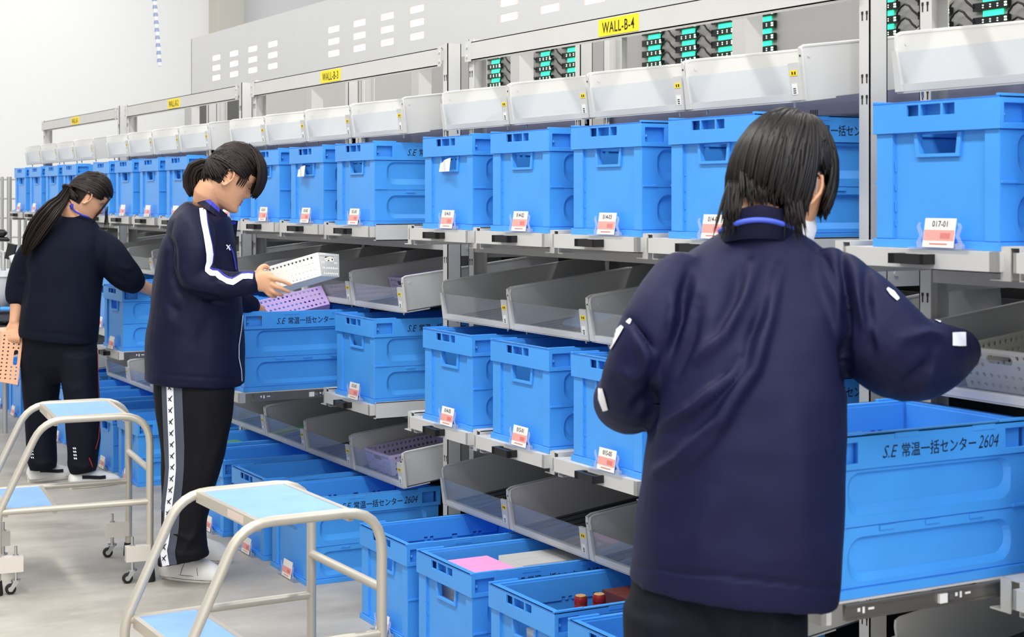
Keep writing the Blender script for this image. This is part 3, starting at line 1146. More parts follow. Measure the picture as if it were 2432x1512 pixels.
def basket(label, m, M, lx=0.30, wy=0.20, h=0.095, nx=16, ny=10, rows=4, hr=0.0052, slot_end=True, group='perforated plastic baskets', slot_side=False):
    e = thing('perforated_basket', label, 'basket', group=group)
    e.matrix_world = M
    tp = 0.012
    b = MB()

    def side(w_top, w_bot, o, u, nvec, n, slot):
        u = Vector(u)
        v = (Vector((0, 0, h)) + Vector(nvec) * tp)
        hh = v.length
        v = v.normalized()
        out = [(-w_bot / 2, 0), (w_bot / 2, 0), (w_top / 2, hh), (-w_top / 2, hh)]
        hol = []
        if slot:
            hol.append(rrect(-0.036, 0.036, hh * 0.66, hh * 0.86, 0.008, 4))
        for r in range(rows):
            yy = hh * (0.13 + 0.72 * r / max(1, rows - 1))
            for i in range(n):
                xx = (i - (n - 1) / 2) * (w_bot - 0.03) / max(1, n - 1)
                if slot and abs(xx) < 0.036 + hr + 0.003 and hh * 0.66 - hr - 0.003 < yy < hh * 0.86 + hr + 0.003:
                    continue
                hol.append(circ(xx, yy, hr, 6))
        b.plate(out, hol, 0.0022, o, u, v)

    side(lx, lx - 2 * tp, (0, -wy / 2 + tp, 0), (1, 0, 0), (0, -1, 0), nx, slot_side)
    side(lx, lx - 2 * tp, (0, wy / 2 - tp, 0), (-1, 0, 0), (0, 1, 0), nx, slot_side)
    side(wy, wy - 2 * tp, (lx / 2 - tp, 0, 0), (0, 1, 0), (1, 0, 0), ny, slot_end)
    side(wy, wy - 2 * tp, (-lx / 2 + tp, 0, 0), (0, -1, 0), (-1, 0, 0), ny, slot_end)
    b.box(-lx / 2 + tp, lx / 2 - tp, -wy / 2 + tp, wy / 2 - tp, 0, 0.0025)
    b.build('basket_body', [m], e)
    r = MB()
    loop = [(p[0], p[1], h) for p in rrect(-lx / 2 - 0.002, lx / 2 + 0.002, -wy / 2 - 0.002, wy / 2 + 0.002, 0.014, 4)]
    vs, fs = [], []
    n = len(loop)
    inner = [(p[0], p[1], h) for p in rrect(-lx / 2 + 0.005, lx / 2 - 0.005, -wy / 2 + 0.005, wy / 2 - 0.005, 0.010, 4)]
    r.loft([[(p[0], p[1], h - 0.009) for p in loop], loop, inner, [(p[0], p[1], h - 0.004) for p in inner]], cap=False)
    r.build('basket_rim', [m], e)
    return e


def mtx(o, x, z):
    """matrix from an x axis and an approximate z axis"""
    x = Vector(x).normalized()
    z = Vector(z)
    z = (z - x * z.dot(x)).normalized()
    y = z.cross(x)
    M = Matrix((x, y, z)).transposed().to_4x4()
    M.translation = Vector(o)
    return M


TL = 0.12
tilt = Matrix.Rotation(-TL, 4, 'Y')
# in the lower row, nearest bin of the WALL-B-3 frame
basket('lilac basket in the rightmost lower bin below the WALL-B-3 sign', 'basket_lilac',
       Matrix.Translation((2.625, 5.555, 0.334)) @ tilt @ Matrix.Translation((0, 0, 0.010)), 0.33, 0.235, 0.088)
basket('lilac basket deep in the rightmost middle-row bin under the WALL-B-3 sign', 'basket_lilac',
       Matrix.Translation((2.72, 5.58, 0.990)) @ tilt @ Matrix.Translation((0, 0, 0.012)), 0.30, 0.22, 0.085)
basket('ivory basket in the middle-row bin at the right edge of the picture', 'basket_ivory',
       Matrix.Translation((2.62, 2.405, 0.982)) @ tilt @ Matrix.Translation((0, 0, 0.010)), 0.30, 0.235, 0.090)
# lying on its side in the pulled-out crate
basket('purple basket lying on its side in the pulled-out crate under the white basket', 'basket_purple',
       mtx(at_depth(698, 738, 6.30), (1, 0.05, 0.19), UP * 0.52 + FWD * 0.75) @ Matrix.Translation((0, 0.095, -0.005)), 0.335, 0.20, 0.105, slot_end=False)
# held by the woman in the middle
HELD = mtx(at_depth(690, 651, 5.56), RIGHT * 0.93 - FWD * 0.30 + UP * 0.27, UP * 0.95 + FWD * 0.16 - RIGHT * 0.25) @ Matrix.Translation((0, 0.07, -0.035))
basket('white basket held in the right hand of the woman in the middle', 'basket_white', HELD, 0.25, 0.17, 0.080, 14, 9, hr=0.0042)
# hanging from the hand of the woman at the left
ORG = mtx(at_depth(30, 848, 7.55), -UP * 0.98 - RIGHT * 0.10 - FWD * 0.02, RIGHT * 0.85 + FWD * 0.45) @ Matrix.Translation((0.0, 0.09, -0.06))
basket('orange basket hanging from the left hand of the woman at the left', 'basket_orange', ORG, 0.255, 0.20, 0.095, 12, 8, slot_side=True, hr=0.0045)

# ================================================================== goods in crates and bins
mat('box_pink', '#f5a6dd', 0.5)
mat('box_white', '#e9e8e4', 0.5)
mat('box_grey', '#c2c3c1', 0.5)
mat('print_red', '#c8343a', 0.5)
mat('print_dark', '#4a4d52', 0.5)
mat('cap_red', '#8c1f1a', 0.28)
mat('cap_gold', '#c39a62', 0.35)
mat('bottle_glass', (0.75, 0.80, 0.78), 0.08, trans=0.75)
mat('box_brown', '#5d2c22', 0.45)
mat('green_film', '#4d8f6c', 0.4)
mat('blue_grey_sheet', '#6f8cae', 0.45)
mat('sheet_grey', '#b4b1ab', 0.5)
mat('pink_film', '#c9648c', 0.4)
mat('paper', '#f2f3f6', 0.6)


def carton(label, cat, x0, x1, y0, y1, z0, z1, ms, marks=(), name='carton', rz=0.0, group=None):
    cx, cy = (x0 + x1) / 2, (y0 + y1) / 2
    e = thing(name, label, cat, (cx, cy, z0), rz, group)
    hx, hy, hz = (x1 - x0) / 2, (y1 - y0) / 2, z1 - z0
    b = MB()
    b.box(-hx, hx, -hy, hy, 0, hz - 0.0006, 1 if len(ms) > 1 else 0)
    b.box(-hx, hx, -hy, hy, hz - 0.0006, hz, 0)
    for x in (-hx * 0.0,):
        b.box(-hx + 0.002, hx - 0.002, -0.001, 0.001, hz, hz + 0.0004, 0)
    b.build('box_body', ms, e)
    for (xa, xb, za, zb, mm) in marks:
        MB().box(-hx + xa, -hx + xb, -hy - 0.0005, -hy, za, zb).build('print', [mm], e)
    return e


carton('pink topped white box in a floor crate next to the white box', 'box', 2.115, 2.268, 4.110, 4.310, 0.155, 0.283, ['box_pink', 'box_white'],
       [(0.10, 0.148, 0.117, 0.120, 'print_red'), (0.10, 0.148, 0.109, 0.112, 'print_red'), (0.10, 0.13, 0.101, 0.104, 'print_red'), (0.01, 0.03, 0.105, 0.112, 'print_red')])
carton('long white box behind the pink topped box in a floor crate', 'box', 2.290, 2.545, 4.120, 4.275, 0.155, 0.288, ['box_grey', 'box_white'],
       [(0.05, 0.09, 0.114, 0.122, 'print_dark'), (0.12, 0.17, 0.116, 0.122, 'print_dark'), (0.19, 0.22, 0.114, 0.122, 'print_dark')])
carton('white carton under the boxes, showing through the hand hole of a floor crate', 'box', 2.100, 2.27, 4.115, 4.30, 0.019, 0.150, ['box_white', 'box_grey'])
carton('small cream carton showing through the hand hole of the crate with two bottles', 'box', 2.100, 2.20, 3.66, 3.76, 0.017, 0.215, ['box_white', 'box_white'])
carton('dark brown box beside the red capped bottles in a floor crate', 'box', 2.365, 2.46, 3.66, 3.80, 0.017, 0.278, ['box_brown', 'box_brown'])
for i, (x, y, lb) in enumerate(((2.262, 3.745, 'clear bottle with red cap, left one of two in a floor crate'), (2.315, 3.735, 'clear bottle with red cap, right one of two in a floor crate'))):
    e = thing('bottle', lb, 'bottle', (x, y, 0.017), 0, 'red capped bottles')
    MB().lathe([(0.001, 0), (0.023, 0.0), (0.024, 0.004), (0.024, 0.16), (0.020, 0.190), (0.016, 0.203), (0.015, 0.23)], (0, 0, 0), 18).build('glass_body', ['bottle_glass'], e, 60)
    MB().lathe([(0.0165, 0.212), (0.0185, 0.215), (0.0185, 0.243), (0.0175, 0.245), (0.0185, 0.247), (0.0185, 0.262), (0.016, 0.267), (0.001, 0.268)], (0, 0, 0), 18).build('cap', ['cap_red'], e, 40)
    MB().lathe([(0.0001, 0.2682), (0.0150, 0.2682), (0.0140, 0.2697), (0.0001, 0.27)], (0, 0, 0), 16).build('cap_top', ['cap_gold'], e)


def lump(label, cat, name, m, x, y, z, sx, sy, sz, seed, group=None):
    """soft pack: a squashed cushion with creases"""
    b = MB()
    n1, n2 = 14, 8
    rings = []
    for i in range(n2 + 1):
        th = PI * min(max(i / n2, 0.03), 0.97)
        rg = []
        for k in range(n1):
            a = 2 * PI * k / n1
            cs, sn = math.cos(a), math.sin(a)
            q = Vector((abs(cs) ** 0.5 * (1 if cs > 0 else -1), abs(sn) ** 0.5 * (1 if sn > 0 else -1), 0)) * math.sin(th) ** 0.6
            p = Vector((q.x * sx, q.y * sy, -math.cos(th) * sz))
            p += noise.noise_vector(p * 14 + Vector((seed, 0, 0))) * 0.2 * sz
            p.z = max(p.z, -sz * 0.9)
            rg.append(p)
        rings.append(rg)
    b.loft(rings)
    o = b.build(name, [m], None, 180)
    o.location = (x, y, z + sz * 0.9)
    o.rotation_euler = (0, -TL, 0.15)
    return tag(o, label, cat, group)


def zbin(lv, x):
    return ZBIN[lv] + (x - XBIN) * math.tan(TL) + 0.004


lump('green film pack behind the clear front of a lower bin below the WALL-B-3 sign', 'pack', 'film_pack', 'green_film', 2.62, 6.56, zbin('lower', 2.62), 0.10, 0.05, 0.022, 3)
lump('blue-grey sheet pack in the second middle-row bin under the WALL-B-4 sign', 'pack', 'sheet_pack', 'blue_grey_sheet', 2.62, 4.13, zbin('middle', 2.62), 0.15, 0.13, 0.016, 5)
lump('blue-grey sheet pack in the third middle-row bin under the WALL-B-4 sign', 'pack', 'sheet_pack', 'blue_grey_sheet', 2.60, 3.78, zbin('middle', 2.60), 0.15, 0.11, 0.018, 8)
lump('pink film pack in the second lower bin below the WALL-B-4 sign', 'pack', 'film_pack', 'pink_film', 2.60, 4.12, zbin('lower', 2.60), 0.08, 0.05, 0.014, 4)
lump('pale grey bag in the third lower bin below the WALL-B-4 sign', 'pack', 'film_pack', 'sheet_grey', 2.66, 3.86, zbin('lower', 2.66), 0.13, 0.05, 0.022, 6)
lump('blue pack behind the clear front of a middle-row bin under the WALL-B-2 sign', 'pack', 'film_pack', 'blue_grey_sheet', 2.58, 8.66, zbin('middle', 2.58), 0.10, 0.17, 0.024, 9)
lump('green film pack in a floor crate under the lower bins', 'pack', 'film_pack', 'green_film', 2.30, 6.86, 0.19, 0.12, 0.09, 0.05, 12).rotation_euler = (0, 0, 0.2)

for (x, y, z, rx, lb) in ((2.336, 4.896 - 0.188, ZU + 0.202, 0.3, 'white paper stuck out of the hand hole of the crate tagged 014-01'),
                          (2.336, 6.185 - 0.175, ZU + 0.200, -0.1, 'white paper in the hand hole of the crate tagged 013-02')):
    b = MB()
    n = 6
    vs = [[(-0.016 + 0.006 * math.sin(0.9 * i + j), 0.042 - 0.084 * i / n, (0.0 if j == 0 else 0.028 + 0.016 * i / n)) for j in (0, 1)] for i in range(n + 1)]
    rings = [[Vector(p[0]), Vector(p[1]), Vector(p[1]) + Vector((0.0012, 0, 0)), Vector(p[0]) + Vector((0.0012, 0, 0))] for p in vs]
    b.loft(rings)
    o = b.build('paper_sheet', ['paper'])
    o.location = (x, y, z - 0.012)
    tag(o, lb, 'paper')

# ================================================================== things at the far left
mat('cage_grey', '#b9b8b5', 0.4, metal=0.4)
mat('tub_grey', '#c6cace', 0.45)
mat('cart_dark', '#3b4046', 0.5)
mat('device_black', '#17181a', 0.4)
mat('device_white', '#e8e7ec', 0.45)
cg = thing('roll_cage', 'grey tubular roll cage standing at the left edge behind the racks', 'roll cage', (1.75, 12.2, 0))
cxs = [at_depth(px, 500, 12.0) for px in (6, 20, 34, 48)]
u_ = RIGHT
for q, px in enumerate((5, 22, 46, 60)):
    p = at_depth(px, 500, 12.0)
    MB().cyl((p.x - 1.75, p.y - 12.2, 0.02), (p.x - 1.75, p.y - 12.2, 1.53), 0.018 if q == 1 else 0.012, 8).build('upright', ['cage_grey'], cg, 50)
pa, pb = at_depth(-60, 500, 12.0), at_depth(62, 500, 12.0)
for q in range(9):
    z = 0.35 + 0.145 * q
    MB().cyl((pa.x - 1.75, pa.y - 12.2, z), (pb.x - 1.75, pb.y - 12.2, z), 0.006, 6).build('cage_wire', ['cage_grey'], cg, 50)

ct = thing('picking_cart', 'grey picking cart with tub and scanner arm at the left edge beside the woman', 'cart', at_depth(-10, 700, 9.3) * 1.0)
ct.location.z = 0
o_ = ct.location


def rel(px, py, Z):
    p = at_depth(px, py, Z)
    return p - o_


tb = MB()
rg = []
for py, sx_, dz in ((642, 1.0, 0), (652, 1.03, 0), (652, 0.98, 0), (690, 0.95, 0), (722, 0.72, 0), (733, 0.55, 0)):
    rg.append([rel(-22, py, 9.3) + RIGHT * (p[0] * sx_) + FWD * (p[1] * sx_) for p in rrect(-0.19, 0.19, -0.24, 0.24, 0.05, 4)])
tb.loft(rg)
tb.build('tub', ['tub_grey'], ct, 35)
cbm = MB()
p0 = rel(-22, 742, 9.3)
cbm.box(-0.2, 0.2, -0.24, 0.24, -0.03, 0.0, 0, Matrix.Translation(p0) @ Matrix.Rotation(-YAW, 4, 'Z'))
p0 = rel(-22, 790, 9.3)
cbm.box(-0.19, 0.17, -0.22, 0.22, -0.12, 0.06, 0, Matrix.Translation(p0) @ Matrix.Rotation(-YAW, 4, 'Z'))
cbm.build('cart_base', ['cart_dark'], ct)
MB().tube([rel(2, 733, 9.05), rel(24, 733, 9.05)], 0.012, 8).build('blue_grip', ['blue'], ct)
for px in (-60, 12):
    p = rel(px, 750, 9.3)
    MB().cyl((p.x, p.y, 0.0), (p.x, p.y, p.z), 0.014, 8).build('cart_leg', ['cage_grey'], ct, 50)
MB().tube([rel(8, 642, 9.3), rel(8, 600, 9.3), rel(-20, 590, 9.3)], 0.014, 8).build('scanner_arm', ['cage_grey'], ct, 50)
sc = MB()
sc.box(-0.022, 0.022, -0.02, 0.02, -0.045, 0.045, 0, Matrix.Translation(rel(26, 597, 9.1)) @ Matrix.Rotation(-YAW, 4, 'Z') @ Matrix.Rotation(0.25, 4, 'Y'))
sc = sc.build('scanner', ['device_black'], ct)
MB().tube([rel(28, 606, 9.05), rel(34, 622, 9.05), rel(38, 636, 9.05)], [0.018, 0.02, 0.012], 8).build('scanner_holder', ['device_white'], ct, 60)
hd = MB()
hd.tube([rel(-30, 552, 9.2), rel(10, 553, 9.2), rel(15, 556, 9.2)], [0.022, 0.022, 0.012], 10)
hd.tube([rel(-30, 566, 9.2), rel(18, 568, 9.2), rel(22, 571, 9.2)], [0.014, 0.014, 0.006], 8)
hd.build('push_handle', ['device_black'], ct, 60)

cd = MB()
pts = [at_depth(362 + 17.5 * t, -60 + 217 * t, 10.6) for t in [i / 24 for i in range(25)]]
cd.tube(pts, [0.018 if i % 2 else 0.013 for i in range(25)], 8)
cd.mesh
hc = cd.build('hanging_chain', ['device_white'])
mat('chain_blue', '#8a97b8', 0.5)
hc.data.materials.append(MATS['chain_blue'])
for i, p in enumerate(hc.data.polygons):
    p.material_index = 1 if (i // 8) % 2 == 0 else 0
tag(hc, 'blue and white plastic chain hanging down before the white wall', 'chain')
# ================================================================== people: shared tools
mat('skin', '#d8a380', 0.5, sss=0.12, noise_amt=0.03, noise_scale=30)
mat('skin_lip', '#b9736a', 0.45, sss=0.1)
mat('hair', '#120e0d', 0.42, spec=0.38)
mat('hair_brown', '#1c120f', 0.44, spec=0.34)
mat('jacket', '#121434', 0.58, sheen=0.0, spec=0.36, stint=(.66, .64, 1.0), bump=0.05, bump_scale=900, noise_amt=0.04)
mat('jacket_dark', '#0f112b', 0.58, sheen=0.0, spec=0.3, stint=(.75, .75, 1.0), bump=0.05, bump_scale=900)
mat('shirt_dark', '#0e1222', 0.8, sheen=0.0, spec=0.18, bump=0.10, bump_scale=700)
mat('trouser_black', '#131217', 0.7, spec=0.2, bump=0.06, bump_scale=700)
mat('trouser_navy', '#10131f', 0.75, spec=0.2, bump=0.06, bump_scale=700)
mat('stripe_white', '#f1f1f6', 0.6)
mat('stripe_blue', '#2a2a9a', 0.55)
mat('collar_blue', '#3438b4', 0.55)
mat('lanyard_blue', '#4a62d8', 0.45)
mat('band_grey', '#4a505e', 0.7)
mat('shoe_white', '#e9e7e2', 0.5)
mat('sole_white', '#dcd8d0', 0.6)
mat('shoe_black', '#17171a', 0.5)
mat('mask_white', '#eceef2', 0.7)
mat('red_line', '#c8372c', 0.5)
mat('logo_dark', '#25262c', 0.6)
mat('lash', '#120d0c', 0.6)


def P(Z0):
    return lambda px, py, dz=0.0: at_depth(px, py, Z0 + dz)


def ering(c, ax, ay, n=28, p=2.3):
    out = []
    for k in range(n):
        a = 2 * PI * k / n
        cs, sn = math.cos(a), math.sin(a)
        e = 2.0 / p
        out.append(c + ax * (math.copysign(abs(cs) ** e, cs)) + ay * (math.copysign(abs(sn) ** e, sn)))
    return out


def rows_loft(mb, Pf, rows, n=28, p=2.3):
    """rows from bottom to top: (yL, xL, yR, xR, half thickness, depth)"""
    rings = []
    for (yl, xl, yr, xr, th, dz) in rows:
        a, b = Pf(xl, yl, dz), Pf(xr, yr, dz)
        rings.append(ering((a + b) / 2, (b - a) / 2, FWD * th, n, p))
    mb.loft(rings)


def chain(mb, Pf, pts, seg=16, sub=3):
    """smooth tapered limb: pts (px, py, radius m, dz)"""
    ps = [Pf(a[0], a[1], a[3]) for a in pts]
    rs = [a[2] for a in pts]
    limb(mb, ps, rs, seg, sub)


def limb(mb, ps, rs, seg=16, sub=3):
    def cr(v, i, t):
        a, b, c, d = v[max(i - 1, 0)], v[i], v[min(i + 1, len(v) - 1)], v[min(i + 2, len(v) - 1)]
        return 0.5 * ((2 * b) + (c - a) * t + (2 * a - 5 * b + 4 * c - d) * t * t + (3 * b - a - 3 * c + d) * t ** 3)
    P_, R_ = [], []
    for i in range(len(ps) - 1):
        for k in range(sub):
            P_.append(cr(ps, i, k / sub))
            R_.append(cr(rs, i, k / sub))
    P_.append(ps[-1])
    R_.append(rs[-1])
    # round both ends
    t0, t1 = (P_[0] - P_[1]).normalized(), (P_[-1] - P_[-2]).normalized()
    P_ = [P_[0] + t0 * R_[0] * 0.75, P_[0] + t0 * R_[0] * 0.5] + P_ + [P_[-1] + t1 * R_[-1] * 0.5, P_[-1] + t1 * R_[-1] * 0.75]
    R_ = [R_[0] * 0.45, R_[0] * 0.82] + R_ + [R_[-1] * 0.82, R_[-1] * 0.45]
    mb.tube(P_, R_, seg)


def fuse(mb, voxel, smooth_n=6, name='m'):
    """union of overlapping closed shapes as one continuous skin"""
    me = mb.data('tmp', [])
    ob = bpy.data.objects.new('tmp', me)
    COL.objects.link(ob)
    m = ob.modifiers.new('r', 'REMESH')
    m.mode = 'VOXEL'
    m.voxel_size = voxel
    if smooth_n:
        s = ob.modifiers.new('s', 'SMOOTH')
        s.iterations = smooth_n
        s.factor = 0.5
    out = evaluated(ob)
    bpy.data.objects.remove(ob)
    out.name = name
    return out


def vget(me):
    a = np.empty(len(me.vertices) * 3, np.float64)
    me.vertices.foreach_get('co', a)
    n = np.empty(len(me.vertices) * 3, np.float64)
    me.vertices.foreach_get('normal', n)
    return a.reshape(-1, 3), n.reshape(-1, 3)


def vset(me, co):
    me.vertices.foreach_set('co', co.ravel())
    me.update()


def npproj(co):
    Z = co[:, 0] * SS + co[:, 1] * CC
    return np.stack([CXP + FPX * (co[:, 0] * CC - co[:, 1] * SS) / Z, HYP + FPX * (CAMH - co[:, 2]) / Z], 1)


def folds(me, fl, back=False):
    """cloth folds: ridges/valleys along measured lines. fl: (points, width px, height m)"""
    co, no = vget(me)
    px = npproj(co)
    f = np.array(FWD)
    face = np.clip(-(no @ f) * 2.0 + 0.35, 0, 1)
    disp = np.zeros(len(co))
    for pts, w, amp in fl:
        pts = np.array(pts, float)
        best = np.full(len(co), 1e9)
        along = np.zeros(len(co))
        seg = np.linalg.norm(pts[1:] - pts[:-1], axis=1)
        tot = seg.sum()
        acc = 0
        for i in range(len(pts) - 1):
            d = pts[i + 1] - pts[i]
            t = np.clip(((px - pts[i]) @ d) / (d @ d), 0, 1)
            q = pts[i] + t[:, None] * d
            dd = np.linalg.norm(px - q, axis=1)
            m = dd < best
            best[m] = dd[m]
            along[m] = (acc + t[m] * seg[i]) / tot
            acc += seg[i]
        tap = np.sin(np.clip(along, 0.0, 1) * PI * 0.92 + 0.12) ** 0.6
        disp += amp * np.exp(-(best / w) ** 2) * tap
    co += no * (disp * face)[:, None]
    vset(me, co)


def wrinkle(me, scale, amp, seed=0.0, stretch=(1, 1, 1)):
    co, no = vget(me)
    d = np.array([noise.noise(Vector((c[0] * scale * stretch[0] + seed, c[1] * scale * stretch[1], c[2] * scale * stretch[2]))) for c in co])
    co += no * (d * amp)[:, None]
    vset(me, co)


def finish(name, me, mats, parent, smooth=180):
    mi = [p.material_index for p in me.polygons]
    me.materials.clear()
    for m in mats:
        me.materials.append(MATS[m])
    me.polygons.foreach_set('material_index', mi)
    me.polygons.foreach_set('use_smooth', [True] * len(me.polygons))
    me.update()
    return link(name, me, parent)


def bvh_of(me):
    return BVHTree.FromPolygons([v.co.copy() for v in me.vertices], [tuple(p.vertices) for p in me.polygons])


CAMP = Vector((0, 0, CAMH))


def ribbon(mb, bvh, pts, lift=0.0015, m=0, nw=5, step=9.0, thick=0.0):
    """strip of cloth lying on the surface: pts (px, py, half width px) ; built as real geometry on that surface"""
    dense = []
    for i in range(len(pts) - 1):
        a, b = pts[i], pts[i + 1]
        n = max(1, int(math.hypot(b[0] - a[0], b[1] - a[1]) / step))
        for k in range(n):
            t = k / n
            dense.append(tuple(a[j] + (b[j] - a[j]) * t for j in range(3)))
    dense.append(tuple(pts[-1]))
    rows = []
    for i, d in enumerate(dense):
        a, b = dense[max(i - 1, 0)], dense[min(i + 1, len(dense) - 1)]
        tx, ty = b[0] - a[0], b[1] - a[1]
        l = math.hypot(tx, ty) or 1
        nx, ny = -ty / l, tx / l
        row = []
        for k in range(nw):
            s = (k / (nw - 1) * 2 - 1) * d[2]
            q = at_depth(d[0] + nx * s, d[1] + ny * s, 1.0) - CAMP
            hit, nrm, idx, dist = bvh.ray_cast(CAMP, q.normalized())
            row.append(None if hit is None else hit + nrm * lift)
        rows.append(row)
    # fill misses from neighbours, drop rows that never hit
    good = []
    for r in rows:
        if any(x is not None for x in r):
            last = next(x for x in r if x is not None)
            rr = []
            for x in r:
                last = x if x is not None else last
                rr.append(last)
            good.append(rr)
    if len(good) > 1:
        med = [sum((p - CAMP).length for p in r) / len(r) for r in good]
        b = len(mb.v)
        vs = [p for r in good for p in r]
        fs = []
        for i in range(len(good) - 1):
            if abs(med[i] - med[i + 1]) > 0.06:
                continue
            for k in range(nw - 1):
                a = i * nw + k
                fs.append((a, a + nw, a + nw + 1, a + 1))
        mb.add(vs, fs, m)


HEAD_TAB = [(-.120, .016, .076, -.030), (-.112, .032, .088, -.045), (-.097, .044, .092, -.056), (-.077, .053, .089, -.066), (-.052, .060, .087, -.074),
            (-.026, .066, .087, -.083), (.0, .070, .087, -.092), (.025, .073, .092, -.098), (.05, .075, .094, -.100), (.075, .072, .086, -.096),
            (.098, .060, .066, -.082), (.114, .040, .042, -.058), (.123, .020, .020, -.030), (.126, .004, .004, -.006)]


def head_shape(mb, M, mask=False):
    tab = np.array(HEAD_TAB)
    zs = np.concatenate([np.linspace(-.120, .10, 64), np.linspace(.103, .126, 10)])
    n = 72
    rings = []
    for z in zs:
        w, f, b = (np.interp(z, tab[:, 0], tab[:, i]) for i in (1, 2, 3))
        rg = []
        for k in range(n):
            a = 2 * PI * k / n
            x = w * math.copysign(abs(math.sin(a)) ** 0.92, math.sin(a))
            c = math.cos(a)
            y = (f if c > 0 else -b) * math.copysign(abs(c) ** 0.92, c)
            if c > 0:
                g = lambda cx, sx, cz, sz: math.exp(-((x - cx) / sx) ** 2 - ((z - cz) / sz) ** 2)
                na = float(np.interp(z, [-.052, -.043, -.038, -.031, -.018, .0, .012, .02], [0, .009, .019, .025, .018, .008, .003, 0]))
                y += na * math.exp(-(x / (.0095 + .010 * max(0, min(1, (-.005 - z) / .03)))) ** 2)
                for s in (-1, 1):
                    y -= .009 * g(s * .033, .015, .001, .010)
                    y += .003 * g(s * .033, .010, -.001, .006)
                    y += .004 * g(s * .042, .018, -.032, .018)
                    y += .003 * g(s * .03, .02, .02, .008)
                y += .0075 * g(0, .017, -.0600, .0055) + .0065 * g(0, .016, -.0735, .006) - .005 * g(0, .02, -.0665, .0022)
                y += .006 * g(0, .018, -.102, .012) - .003 * g(0, .02, -.085, .006)
            rg.append(M @ Vector((-x, y, z)))
        rings.append(rg)
    mb.loft(rings)
    # ears
    for s in (-1, 1):
        rg = []
        for i in range(15):
            a = 2 * PI * i / 14
            rg.append((s * (.073 + .010 * (0.5 - 0.5 * math.cos(a + 0.6)) + 0.004), -.010 - .017 * math.cos(a) * (1.0 if math.sin(a) > 0 else .75), -.010 + .031 * math.sin(a)))
        mb.tube([M @ Vector((p[0] + s * .002, p[1] * 1.12, p[2] * 1.1)) for p in rg], 0.0046, 6)
        mb.ball(M @ Vector((s * .074, -.010, -.010)), .005, .0145, .026, 12, 8, 0, M.to_3x3())
        mb.ball(M @ Vector((s * .073, -.004, -.034)), .0055, .008, .010, 10, 6, 0, M.to_3x3())


def head_matrix(c, yaw_away, pitch, roll=0.0, scale=1.0):
    """yaw_away: 0 = facing the picture's right, 90 = facing away"""
    a, p = math.radians(yaw_away), math.radians(pitch)
    fc = RIGHT * math.cos(a) + FWD * math.sin(a)
    f = fc * math.cos(p) - UP * math.sin(p)
    u = fc * math.sin(p) + UP * math.cos(p)
    r = f.cross(u)
    if roll:
        q = Matrix.Rotation(math.radians(roll), 3, f)
        u, r = q @ u, q @ r
    M = Matrix((r, f, u)).transposed() @ Matrix.Scale(scale, 3)
    M = M.to_4x4()
    M.translation = c
    return M


def skin_regions(me, M, hairline):
    """hair colour on the scalp, lip colour on the lips"""
    Mi = M.inverted()
    mi = []
    for p in me.polygons:
        q = Mi @ p.center
        k = 0
        if abs(q.x) < .12 and -.16 < q.y < .16 and -.14 < q.z < .16:
            if hairline(q):
                k = 1
            elif q.y > .085 and abs(q.x) < .021 and -.0785 < q.z < -.0555:
                k = 2
        mi.append(k)
    me.polygons.foreach_set('material_index', mi)


def lock(mb, pts, r, seg=6, flat=0.55, up=None, m=0):
    n = len(pts)
    rs = [r * (0.35 + 0.65 * min(1, 4 * i / n)) * (1 if i < n * 0.6 else max(0.12, 1 - (i / (n - 1) - 0.6) / 0.42)) for i in range(n)]
    mb.tube(pts, rs, seg, True, m)


def finger(mb, ps, r0, r1):
    limb(mb, ps, [r0 + (r1 - r0) * i / (len(ps) - 1) for i in range(len(ps))], 10, 3)
